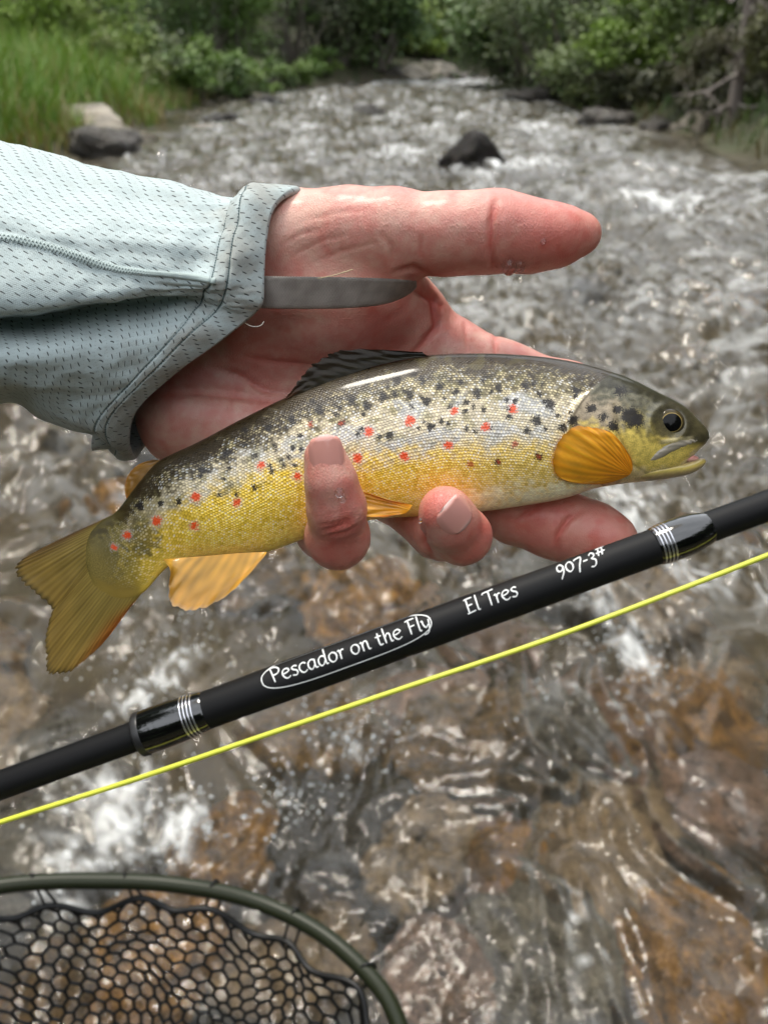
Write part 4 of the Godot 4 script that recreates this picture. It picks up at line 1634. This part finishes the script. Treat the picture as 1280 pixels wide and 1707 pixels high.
				c = c.lerp(Color(0.85, 0.74, 0.46) if rnd2 > 0.4 else Color(0.78, 0.8, 0.82), fleck * 0.7 * ss(0.05, 0.2, g) * ss(1.0, 0.85, g))
				hgt = lerpf(hgt, 0.25 + 0.45 * dome + 0.2 * rnd, strong)
				rough = lerpf(rough, 0.26 + 0.2 * rnd, strong)
			# spots
			for sp in by_column[clampi(int(s.x / 50.0), 0, 23)]:
				var d: float = s.distance_to(sp[0]) + n3 * 3.6 + n2 * 2.0 + 1.6 * nz.get_noise_2d(s.x * 0.55, s.y * 0.55 + 20.0)
				var r: float = sp[1]
				if d > r * 2.4:
					continue
				if sp[2] == 1:
					c = c.lerp(Color(0.66, 0.58, 0.54), ss(r * 1.8, r * 1.0, d) * 0.4)
					c = c.lerp(Color(0.78, 0.075, 0.012), ss(r * 0.95, r * 0.65, d) * 0.96)
					metal *= 1.0 - ss(r, r * 0.6, d)
				elif sp[2] == 0:
					c = c.lerp(Color(0.012, 0.009, 0.008), ss(r * 1.05, r * 0.65, d) * 0.95)
					rough = lerpf(rough, 0.5, ss(r, r * 0.6, d))
					metal *= 1.0 - ss(r, r * 0.6, d)
				else:
					c = c.lerp(Color(0.45, 0.07, 0.02), ss(r * 1.0, r * 0.5, d) * 0.8)
			var o := (y * w + x) * 3
			c = c.clamp().linear_to_srgb()
			al[o] = int(c.r * 255)
			al[o + 1] = int(c.g * 255)
			al[o + 2] = int(c.b * 255)
			pr[o] = int(clampf(hgt, 0, 1) * 255)
			pr[o + 1] = int(clampf(rough, 0, 1) * 255)
			pr[o + 2] = int(clampf(metal, 0, 1) * 255)
	back = keep_b
	belly = keep_l
	thick = keep_t
	return [ImageTexture.create_from_image(Image.create_from_data(w, h, false, Image.FORMAT_RGB8, al)), ImageTexture.create_from_image(Image.create_from_data(w, h, false, Image.FORMAT_RGB8, pr))]


func wet_paint(rough := 0.3) -> StandardMaterial3D:
	var m := paint(Color.WHITE, rough)
	m.clearcoat_enabled = true
	m.clearcoat = 0.6
	m.clearcoat_roughness = 0.1
	return m


func loft(st: Array, rows: int, around: int, tint: Array) -> MB:
	# stations: upper x, y, lower x, y, half thickness, distance; tint from top to bottom
	var tops := []
	var lows := []
	for q in st:
		tops.append(Vector3(q[0], q[1], q[4]))
		lows.append(Vector3(q[2], q[3], q[5]))
	var p := PackedVector3Array()
	var col := PackedColorArray()
	for a in rows:
		var t := float(a) / (rows - 1)
		var u := along(tops, t)
		var l := along(lows, t)
		for b in around:
			var th := TAU * b / around
			var f := 0.5 - 0.5 * cos(th)
			var z := u.z * sin(th)
			p.append(W(lerpf(u.x, l.x, f), lerpf(u.y, l.y, f), l.z - z / F * l.z))
			var g := f * (tint.size() - 1)
			var j := mini(int(g), tint.size() - 2)
			var c: Color = tint[j].lerp(tint[j + 1], g - j)
			col.append(c * (1.0 + 0.2 * nz.get_noise_2d(u.x * 0.12, f * 6.0)))
	var mb := MB.new()
	mb.grid(p, rows, around, true, false, col)
	return mb


func jaw(o: Node3D) -> void:
	var m := wet_paint()
	var low := loft([[1056, 780, 1054, 802, 26, FISH_D], [1088, 773, 1086, 801.5, 30, FISH_D], [1115, 770, 1113, 798, 28, FISH_D], [1138, 770, 1138, 793.5, 23, FISH_D], [1155, 767, 1154, 788.5, 18, FISH_D], [1168, 764, 1167, 781, 12, FISH_D], [1174, 765, 1173, 775, 6, FISH_D], [1176, 768, 1176, 771, 0.5, FISH_D]], 40, 28, [Color(0.3, 0.22, 0.14), Color(0.42, 0.32, 0.1), Color(0.55, 0.42, 0.1), Color(0.5, 0.38, 0.16), Color(0.3, 0.23, 0.13)])
	part("lower_jaw", low, m, o)
	var mouth := loft([[1100, 752, 1100, 772, 20, FISH_D], [1130, 756, 1130, 772, 20, FISH_D], [1150, 758, 1150, 771, 15, FISH_D], [1160, 760, 1160, 768, 9, FISH_D], [1164, 763, 1164, 765, 2, FISH_D]], 20, 18, [Color(0.6, 0.25, 0.22), Color(0.7, 0.32, 0.28), Color(0.7, 0.5, 0.42)])
	part("tongue", mouth, m, o)
	# the long bone over the corner of the mouth
	var p := PackedVector3Array()
	var col := PackedColorArray()
	var up := [Vector3(1083, 766, 0), Vector3(1094, 752, 0), Vector3(1110, 741, 0), Vector3(1130, 734, 0), Vector3(1148, 731, 0), Vector3(1162, 731, 0)]
	var dn := [Vector3(1084, 769, 0), Vector3(1098, 767, 0), Vector3(1116, 757, 0), Vector3(1134, 748, 0), Vector3(1150, 742, 0), Vector3(1163, 737, 0)]
	for a in 30:
		var t := a / 29.0
		var q := along(up, t)
		var r := along(dn, t)
		for b in 11:
			var u := b / 10.0
			var s := q.lerp(r, u)
			p.append(on_fish(s.x, s.y, (3.2 * sin(PI * u) * sin(PI * clampf(0.08 + t * 0.9, 0, 1)) - 0.8)))
			col.append(Color(0.16, 0.14, 0.08).lerp(Color(0.34, 0.3, 0.24), sin(PI * u)).lerp(Color(0.2, 0.16, 0.06), ss(0.75, 1.0, u)))
	var mb := MB.new()
	mb.grid(p, 30, 11, false, true, col)
	part("upper_jaw_bone", mb, m, o)


func eye(o: Node3D) -> void:
	var at := on_fish(1115, 705, -7.0)
	var px := FISH_D / F
	var bx := cam.basis.x
	var by := cam.basis.y
	var bz := (cam.basis.z + cam.basis.x * 0.1 - cam.basis.y * 0.02).normalized()
	var m := paint(Color.WHITE, 0.1)
	m.metallic_specular = 0.3
	var p := PackedVector3Array()
	var col := PackedColorArray()
	for a in 31:
		var t := a / 30.0
		var r := 23.0 * sin(t * PI * 0.5)
		for b in 40:
			var ph := TAU * b / 40
			p.append(at + (bx * cos(ph) * r * 1.06 + by * sin(ph) * r + bz * (12.0 * cos(t * PI * 0.5))) * px)
			var c := Color(0.006, 0.006, 0.007)
			if r > 14.5:
				c = Color(0.36, 0.26, 0.09) if r < 16.0 else Color(0.03, 0.025, 0.015).lerp(Color(0.08, 0.06, 0.025), 0.5 + 0.5 * nz.get_noise_2d(ph * 3.0, r * 0.4))
			if r > 20.5:
				c = Color(0.03, 0.027, 0.02)
			col.append(c)
	var mb := MB.new()
	mb.grid(p, 31, 40, true, true, col)
	part("eye", mb, m, o)


func fan(called: String, o: Node3D, base: PackedFloat32Array, tips: PackedFloat32Array, near: Array, rays: int, look: Array, mid := 0.0, ragged := 0.0, lie := -1.0, coat := 0.5) -> void:
	# a fin: base line and outer edge in the side view, distance at base and tip, colours at base, tip and the two edges
	var a0 := flat_path(base, 1.0)
	var a1 := flat_path(tips, 1.0)
	var nb := []
	var nt := []
	for k in base.size() / 2:
		nb.append(Vector3(base[2 * k], base[2 * k + 1], 0))
	for k in tips.size() / 2:
		nt.append(Vector3(tips[2 * k], tips[2 * k + 1], 0))
	var across := rays * 8
	var deep := 26
	var p := PackedVector3Array()
	var col := PackedColorArray()
	var sd := rng.randf() * 50.0
	for r in deep:
		var v := float(r) / (deep - 1)
		for b in across * 2:
			var behind := b >= across
			var u := float(b) / (across - 1) if not behind else float(2 * across - 1 - b) / (across - 1)
			var q := along(nb, u)
			var t := along(nt, u)
			var ray := cos(u * rays * TAU)
			var long := 1.0 + ragged * (0.5 * ray + 0.8 * nz.get_noise_2d(u * 22.0 + sd, 3.0)) * v
			var s := q.lerp(t, v * long)
			# rays bow a little towards one edge
			s += Vector3(-(t - q).y, (t - q).x, 0) * mid * sin(PI * v) * (u - 0.5)
			var z := (1.6 + 0.3 * ray * ss(0.05, 0.3, v)) * (1.0 - 0.75 * v) + 0.6 * nz.get_noise_2d(u * 9.0 + sd, v * 2.0) * 3.0 * v
			var half := 1.6 * (1.0 - 0.8 * v) * sqrt(maxf(0.0, sin(PI * clampf(u, 0.01, 0.99))))
			z = z + half if not behind else z - half - 0.6
			var pos: Vector3
			if lie >= 0.0:
				pos = on_fish(s.x, s.y, lie + near[1] * v + z, false)
			else:
				pos = W(s.x, s.y, lerpf(near[0], near[1], v) - z / F * FISH_D)
			p.append(pos)
			var c: Color = look[0].lerp(look[1], ss(0.0, 1.0, v))
			c = c.lerp(look[2], ss(0.22, 0.0, u) * ss(0.1, 0.6, v))
			c = c.lerp(look[3], ss(0.78, 1.0, u) * ss(0.1, 0.6, v))
			c = c.lerp(look[4], ss(0.93, 1.0, v) * 0.8)
			c = c * (1.0 + 0.14 * ray * (1.0 - 0.4 * v) + 0.2 * nz.get_noise_2d(u * rays * 0.9 + sd, v * 0.8) + 0.12 * nz.get_noise_2d(u * 6.0 + sd, v * 3.0 + 9.0))
			c.a = 1.0
			col.append(c.clamp())
	var mb := MB.new()
	mb.grid(p, deep, across * 2, true, false, col)
	var m := wet_paint(0.4)
	m.clearcoat = coat
	m.metallic_specular = 0.25 + 0.5 * coat
	m.backlight_enabled = true
	m.backlight = Color(0.8, 0.68, 0.42)
	part(called, mb, m, o)


func fins(o: Node3D) -> void:
	var orange := Color(0.96, 0.48, 0.025)
	var amber := Color(0.66, 0.36, 0.03)
	var gold := Color(0.5, 0.3, 0.04)
	var rim_dark := Color(0.07, 0.05, 0.025)
	var drab := Color(0.37, 0.24, 0.055)
	var rust := Color(0.5, 0.12, 0.015)
	fan("tail_fin", o, PackedFloat32Array([200, 853, 180, 872, 168, 893, 162, 922, 164, 948, 176, 967, 194, 982, 214, 990, 236, 990]), PackedFloat32Array([140, 880, 62, 918, 33, 938, 29, 957, 44, 975, 66, 993, 88, 1014, 86, 1022, 81, 1040, 77, 1062, 78, 1088, 79, 1113, 90, 1123, 115, 1120, 140, 1103, 176, 1068, 212, 1020]), [0.25, 0.252], 40, [Color(0.33, 0.24, 0.055), drab, Color(0.17, 0.08, 0.03), rust, Color(0.05, 0.04, 0.02)], 0.0, 0.025)
	fan("dorsal_fin", o, PackedFloat32Array([716, 594, 670, 600, 620, 612, 570, 629, 520, 650, 478, 668]), PackedFloat32Array([704, 587, 650, 584, 600, 582, 562, 586, 540, 597, 521, 609, 508, 622, 496, 638, 484, 654, 474, 665]), [0.247, 0.2462], 13, [Color(0.03, 0.025, 0.014), Color(0.035, 0.026, 0.018), Color(0.02, 0.017, 0.012), Color(0.1, 0.04, 0.015), Color(0.04, 0.025, 0.015)], 0.15, 0.05, -1.0, 0.12)
	fan("adipose_fin", o, PackedFloat32Array([270, 768, 250, 785, 232, 806, 214, 830]), PackedFloat32Array([256, 766, 232, 774, 217, 788, 210, 804, 209, 820, 211, 831]), [0.25, 0.251], 4, [Color(0.25, 0.13, 0.03), Color(0.42, 0.2, 0.03), Color(0.12, 0.06, 0.02), Color(0.6, 0.22, 0.02), Color(0.62, 0.22, 0.02)])
	fan("anal_fin", o, PackedFloat32Array([445, 920, 400, 922, 340, 927, 274, 932]), PackedFloat32Array([438, 931, 413, 960, 384, 988, 352, 1008, 325, 1016, 306, 1016, 285, 1004, 282, 980, 284, 950, 272, 934]), [0.244, 0.240], 11, [amber, Color(0.62, 0.32, 0.04), Color(0.7, 0.42, 0.16), gold, Color(0.66, 0.42, 0.2)], 0.1, 0.03)
	fan("pelvic_fin", o, PackedFloat32Array([687, 842, 682, 850, 676, 856]), PackedFloat32Array([646, 833, 601, 819, 585, 826, 588, 846, 602, 860, 640, 862]), [0.236, 0.2325], 7, [orange, amber, Color(0.6, 0.4, 0.12), rust, Color(0.4, 0.2, 0.03)])
	fan("pectoral_fin", o, PackedFloat32Array([1045, 794, 1050, 790, 1054, 783]), PackedFloat32Array([990, 800, 965, 805, 945, 802, 929, 793, 921, 772, 927, 744, 940, 725, 958, 711, 980, 712, 1000, 715, 1020, 722, 1034, 738, 1043, 752]), [0, 3.0], 18, [Color(0.9, 0.36, 0.015), orange, Color(0.85, 0.45, 0.07), Color(0.72, 0.27, 0.01), Color(0.5, 0.2, 0.01)], 0.22, 0.015, 2.6)


# ---------------------------------------------------------------- rod and line

const ROD_D := 0.205
const ROD_A := Vector2(0, 1309.5)
const ROD_B := Vector2(1280, 842.5)


func rod_point(s: float, h: float, r: float) -> Vector3:
	# s along the rod and h across it as drawn from the side, on a skin of radius r; all in sketch pixels
	var u := (ROD_B - ROD_A).normalized()
	var across := Vector2(u.y, -u.x)
	var q := ROD_A + u * s
	var px := ROD_D / F
	var hh := clampf(h, -r * 0.985, r * 0.985)
	var z := sqrt(r * r - hh * hh)
	# nearer points of the round rod are seen a little farther from the middle of the view
	hh = clampf(h - z * across.dot(q - Vector2(CX, CY)) / F, -r * 0.985, r * 0.985)
	z = sqrt(r * r - hh * hh)
	q -= u * (z * u.dot(q - Vector2(CX, CY)) / F)
	var u3 := (cam.basis.x * u.x - cam.basis.y * u.y).normalized()
	var v3 := cam.basis.z.cross(u3).normalized()
	return W(q.x, q.y, ROD_D) + (v3 * hh + cam.basis.z * z) * px


func turned(mb: MB, prof: PackedFloat32Array, sides := 40, color := Color.WHITE) -> void:
	# s, r pairs
	var u2 := (ROD_B - ROD_A).normalized()
	var u := (cam.basis.x * u2.x - cam.basis.y * u2.y).normalized()
	var v := u.cross(cam.basis.z).normalized()
	var px := ROD_D / F
	var p := PackedVector3Array()
	var col := PackedColorArray()
	for k in prof.size() / 2:
		var q := ROD_A + u2 * prof[2 * k]
		var c := W(q.x, q.y, ROD_D)
		for b in sides:
			var a := TAU * b / sides
			p.append(c + (v * cos(a) + cam.basis.z * sin(a)) * prof[2 * k + 1] * px)
			col.append(color)
	mb.grid(p, prof.size() / 2, sides, true, true, col)


func rod() -> void:
	var o := thing("fly_rod", "matt black fly rod with white lettering and glossy black bindings", "fishing rod", W(640, 1076, ROD_D))
	var matt := paint(Color(0.08, 0.082, 0.088), 0.55, false)
	matt.metallic_specular = 0.28
	relief(matt, noise_map(0.2, FastNoiseLite.TYPE_SIMPLEX_SMOOTH, 256, 3, 21), 0.004, 60.0)
	var mb := MB.new()
	turned(mb, PackedFloat32Array([-2400, 0, -2400, 22.6, -100, 23.8, 100, 24.6, 252, 25.4]))
	part("butt_section", mb, matt, o)
	mb = MB.new()
	turned(mb, PackedFloat32Array([240, 26, 340, 31.5, 500, 32.2, 800, 31.6, 1100, 30.6, 1190, 30.4]))
	part("ferrule_section", mb, matt, o)
	mb = MB.new()
	turned(mb, PackedFloat32Array([1180, 26.6, 1260, 26.0, 1500, 25, 2100, 22, 4600, 13, 4600, 0]))
	part("tip_section", mb, matt, o)
	var gloss := paint(Color(0.035, 0.035, 0.037), 0.12, false)
	gloss.clearcoat_enabled = true
	gloss.clearcoat = 1.0
	gloss.clearcoat_roughness = 0.03
	relief(gloss, noise_map(0.06, FastNoiseLite.TYPE_SIMPLEX_SMOOTH, 256, 2, 22), 0.004, 40.0)
	mb = MB.new()
	turned(mb, PackedFloat32Array([250, 30, 251, 36.2, 260, 36.8, 270, 37.2, 290, 37.6, 310, 37.0, 330, 35.8, 350, 34.4, 364, 33.2, 368, 32]))
	part("binding", mb, gloss, o)
	mb = MB.new()
	turned(mb, PackedFloat32Array([1160, 30.7, 1162, 32.0, 1175, 33.6, 1195, 34.6, 1215, 34.2, 1235, 31.8, 1250, 28.6, 1256, 26.4]))
	part("binding", mb, gloss, o)
	var flat := paint(Color(0.14, 0.14, 0.145), 0.4, false)
	mb = MB.new()
	turned(mb, PackedFloat32Array([247, 26, 247.5, 36.4, 249, 37.4, 258, 37.6, 260, 36.6]))
	part("ferrule_ring", mb, flat, o)
	var steel := paint(Color(0.8, 0.8, 0.82), 0.22, false)
	steel.metallic = 0.9
	for q in [[333, 36.0], [339, 35.6], [345, 35.2], [351, 34.7], [1166, 32.9], [1172, 33.5], [1178, 34.0], [1184, 34.4]]:
		mb = MB.new()
		turned(mb, PackedFloat32Array([q[0] - 1.6, q[1] - 0.6, q[0] - 0.9, q[1] + 0.35, q[0] + 0.9, q[1] + 0.35, q[0] + 1.6, q[1] - 0.6]))
		part("silver_thread", mb, steel, o)
	lettering(o)
	var y := paint(Color(0.8, 0.82, 0.27), 0.42, false)
	var line := MB.new()
	line.tube(smooth_path([W(-2200, 2120, .2), W(-1000, 1701, .2), W(-420, 1509, .2), W(-200, 1437, .2), W(0, 1371, .2), W(220, 1301, .2), W(420, 1233, .2), W(640, 1158, .2), W(940, 1056, .2), W(1280, 925, .2), W(1500, 836, .2), W(1800, 712, .2), W(2600, 372, .2), W(3600, -60, .2)], 160), radii(0.00068), 12)
	var ln := thing("fly_line", "thin bright yellow fly line stretched below the black rod", "fishing line", W(640, 1158, .2))
	part("line", line, y, ln)


const GLYPHS := {
	"P": ["14,0 12,60 10,98", "-6,92 12,100 38,98 52,82 46,60 30,50 13,50", 58], "e": ["6,34 28,38 43,50 32,65 12,58 4,32 14,5 28,-1 44,10", 50],
	"s": ["37,58 24,65 9,56 14,42 28,32 33,16 22,0 3,6", 42], "c": ["42,55 29,65 10,54 4,28 14,3 28,-1 43,11", 47],
	"a": ["42,60 24,65 8,48 5,20 15,1 28,8 40,30", "43,64 40,22 43,3 54,5", 56], "d": ["41,58 24,65 8,48 5,20 15,1 28,8 40,30", "46,108 42,22 44,3 54,5", 57],
	"o": ["26,65 9,52 5,24 17,1 34,5 45,28 42,54 26,65", 52], "r": ["2,56 12,62 14,40 13,0", "14,40 24,60 37,60", 39],
	"n": ["2,56 12,62 14,40 13,0", "14,40 26,62 40,58 41,20 44,2 54,6", 57], "t": ["17,86 14,30 18,3 34,6", "0,61 33,63", 36],
	"h": ["13,108 12,0", "13,38 26,61 40,56 40,20 43,2 53,6", 55], "F": ["15,98 13,0", "-2,94 14,99 50,101", "14,52 42,55", 50],
	"l": ["14,108 11,20 13,3 22,5", 24], "y": ["2,58 9,62 12,30 22,14 36,30", "44,64 38,10 22,-26 0,-30", 49], "E": ["15,98 13,2", "2,95 15,99 49,100", "14,52 41,54", "2,0 14,1 50,6", 54],
	"T": ["-2,88 2,97 30,99 60,102", "31,98 28,0", 52], "9": ["43,46 30,64 10,56 8,32 24,22 40,38 43,52 38,12 14,-28", 52], "0": ["26,62 8,48 6,22 20,0 38,8 46,30 40,54 26,62", 54],
	"7": ["4,54 6,60 44,62 26,12 16,-28", 48], "-": ["4,30 30,32", 36], "3": ["6,52 20,64 36,52 30,36 16,30 36,16 34,-10 20,-24 2,-20", 44], "#": ["16,28 26,98", "38,28 48,98", "4,48 58,52", "8,74 60,78", 62], " ": [30],
}


func stroke(mb: MB, pts: PackedVector2Array, r: float, wide := 2.7, slim := 1.5) -> void:
	# a broad nib drawn along pts (rod coordinates, pixels), lying on the rod
	var p := PackedVector3Array()
	var cnt := pts.size()
	for k in cnt:
		var t := (pts[mini(k + 1, cnt - 1)] - pts[maxi(k - 1, 0)]).normalized()
		var n := Vector2(-t.y, t.x)
		var w := lerpf(slim, wide, absf(sin(t.angle() - 0.5))) * 0.5
		if k == 0 or k == cnt - 1:
			w *= 0.7
		p.append(rod_point(pts[k].x + n.x * w, pts[k].y + n.y * w, r + 0.1))
		p.append(rod_point(pts[k].x + n.x * w, pts[k].y + n.y * w, r + 0.55))
		p.append(rod_point(pts[k].x - n.x * w, pts[k].y - n.y * w, r + 0.55))
		p.append(rod_point(pts[k].x - n.x * w, pts[k].y - n.y * w, r + 0.1))
	mb.grid(p, cnt, 4)


func write(mb: MB, text: String, s0: float, s1: float, base0: float, base1: float, tall: float, r: float) -> void:
	var total := 0.0
	for ch in text:
		total += GLYPHS[ch][-1]
	var k := (s1 - s0) / total
	var pen := 0.0
	for ch in text:
		var g: Array = GLYPHS[ch]
		for part_ in g.size() - 1:
			var ctl := []
			for pair in (g[part_] as String).split(" "):
				var xy := pair.split(",")
				ctl.append(Vector3(float(xy[0]), float(xy[1]), 0))
			var pts := PackedVector2Array()
			for q in smooth_path(ctl, 26 if ctl.size() > 3 else 10):
				var s := s0 + (pen + q.x) * k
				pts.append(Vector2(s, lerpf(base0, base1, (s - s0) / (s1 - s0)) + q.y * 0.01 * tall))
			stroke(mb, pts, r)
		pen += g[-1]


func lettering(o: Node3D) -> void:
	var white := paint(Color(0.83, 0.84, 0.84), 0.45, false)
	var len0 := (ROD_B - ROD_A).normalized()
	var along_ := func(x: float, y: float) -> Vector2:
		var d := Vector2(x, y) - ROD_A
		return Vector2(d.dot(len0), d.dot(Vector2(len0.y, -len0.x)))
	var mb := MB.new()
	var a: Vector2 = along_.call(455, 1139)
	var b: Vector2 = along_.call(720, 1046)
	write(mb, "Pescador on the Fly", a.x, b.x, a.y, b.y, 23.5, 32.0)
	a = along_.call(779, 1024)
	b = along_.call(866, 992)
	write(mb, "El Tres", a.x, b.x, a.y, b.y, 23.5, 31.7)
	a = along_.call(930, 961)
	b = along_.call(1013, 929)
	write(mb, "907-3#", a.x, b.x, a.y, b.y, 25.0, 31.1)
	# the loop drawn round the first words
	var l0: Vector2 = along_.call(434, 1129)
	var l1: Vector2 = along_.call(717, 1032)
	var pts := PackedVector2Array()
	for k in 121:
		var t := TAU * k / 120
		var cx := signf(cos(t)) * pow(absf(cos(t)), 0.55)
		var sy := signf(sin(t)) * pow(absf(sin(t)), 0.8)
		pts.append(Vector2(lerpf(l0.x, l1.x, 0.5 + 0.5 * cx), 11.5 + 24.0 * sy))
	stroke(mb, pts, 32.0, 2.0, 1.3)
	part("lettering", mb, white, o)


# ---------------------------------------------------------------- landing net

func net() -> void:
	var hoop := []
	for q in [[-420, 1700, .56], [-250, 1540, .60], [0, 1477, .64], [200, 1469, .66], [330, 1480, .663], [430, 1504, .66], [520, 1546, .645], [592, 1602, .625], [648, 1670, .605], [672, 1760, .585], [630, 1900, .55], [480, 2080, .5], [100, 2160, .47], [-280, 2020, .5], [-440, 1850, .53], [-420, 1700, .56]]:
		hoop.append(W(q[0], q[1], q[2]))
	var o := thing("landing_net", "dark green net hoop with black honeycomb mesh at the water below the rod", "landing net", hoop[2])
	var path := smooth_path(hoop, 160)
	var mb := MB.new()
	mb.tube(path, radii(0.0066), 16, Color(0.02, 0.024, 0.014), false, true)
	var green := paint(Color.WHITE, 0.36)
	green.metallic_specular = 0.35
	part("hoop", mb, green, o)
	var ctr := Vector3.ZERO
	for q in path:
		ctr += q
	ctr /= path.size()
	var black := paint(Color(0.018, 0.018, 0.019), 0.5, false)
	# the bag hangs from the hoop: u round it, v down from the border
	var bag := func(u: float, v: float) -> Vector3:
		var f := fposmod(u, 1.0) * 159.0
		var k := int(f)
		var q := path[k].lerp(path[mini(k + 1, 159)], f - k)
		var inward := ctr - q
		var scallop := 0.5 + 0.5 * cos(u * TAU * 16.0)
		var t := 0.07 + 0.028 * (1.0 - scallop)
		var keep := 1.0 - t - (1.0 - t) * pow(clampf(v, 0, 1), 1.7) * 0.93
		var drop_ := 0.012 + 0.008 * (1.0 - scallop) * exp(-v * 6.0) + 0.21 * pow(clampf(v, 0, 1), 0.85)
		return ctr + (q - ctr) * keep + Vector3(0.005 * nz.get_noise_2d(u * 9.0, v * 3.0), -drop_ + 0.014 * nz.get_noise_2d(u * 6.0 + 9.0, v * 2.0), 0.005 * nz.get_noise_2d(u * 9.0 + 30.0, v * 3.0))
	var cords := MB.new()
	var nu := 66
	var nv := 20
	for j in nv:
		for k in nu:
			# one honeycomb cell: two slanted cords above and one upright between rows
			var sh := 0.5 if j % 2 else 0.0
			var u0 := (k + sh) / nu
			var v0 := pow((j + 0.0) / nv, 0.9)
			var v1 := pow((j + 0.38) / nv, 0.9)
			var v2 := pow((j + 1.0) / nv, 0.9)
			var a: Vector3 = bag.call(u0, v0)
			var l: Vector3 = bag.call(u0 - 0.5 / nu, v1)
			var r: Vector3 = bag.call(u0 + 0.5 / nu, v1)
			var d: Vector3 = bag.call(u0 + 0.5 / nu, v2)
			var thick_ := radii(0.0014)
			cords.tube(PackedVector3Array([a, a.lerp(l, 0.5) + Vector3(0, 0.0005, 0), l]), thick_, 6, Color.WHITE, false)
			cords.tube(PackedVector3Array([a, a.lerp(r, 0.5) + Vector3(0, 0.0005, 0), r]), thick_, 6, Color.WHITE, false)
			cords.tube(PackedVector3Array([r, r.lerp(d, 0.5), d]), thick_, 6, Color.WHITE, false)
	part("net_mesh", cords, black, o, "stuff")
	var border := MB.new()
	var edge := PackedVector3Array()
	for k in 400:
		edge.append(bag.call(k / 399.0, 0.0))
	border.tube(edge, radii(0.0026), 8, Color.WHITE, false)
	part("border_cord", border, black, o)
	for k in 16:
		var u := k / 16.0
		var top: Vector3 = path[int(u * 159.0)]
		var low: Vector3 = bag.call(u, 0.0)
		var lace := MB.new()
		var off := (path[int(u * 159.0) + 1] - top) * 0.7
		lace.tube(smooth_path([low - off, top + Vector3(0, 0.0075, 0) - off * 0.6, top + (top - low).normalized() * 0.008, top + Vector3(0, -0.008, 0) + off * 0.6, low + off], 14), radii(0.0011), 6)
		part("lace", lace, black, o)
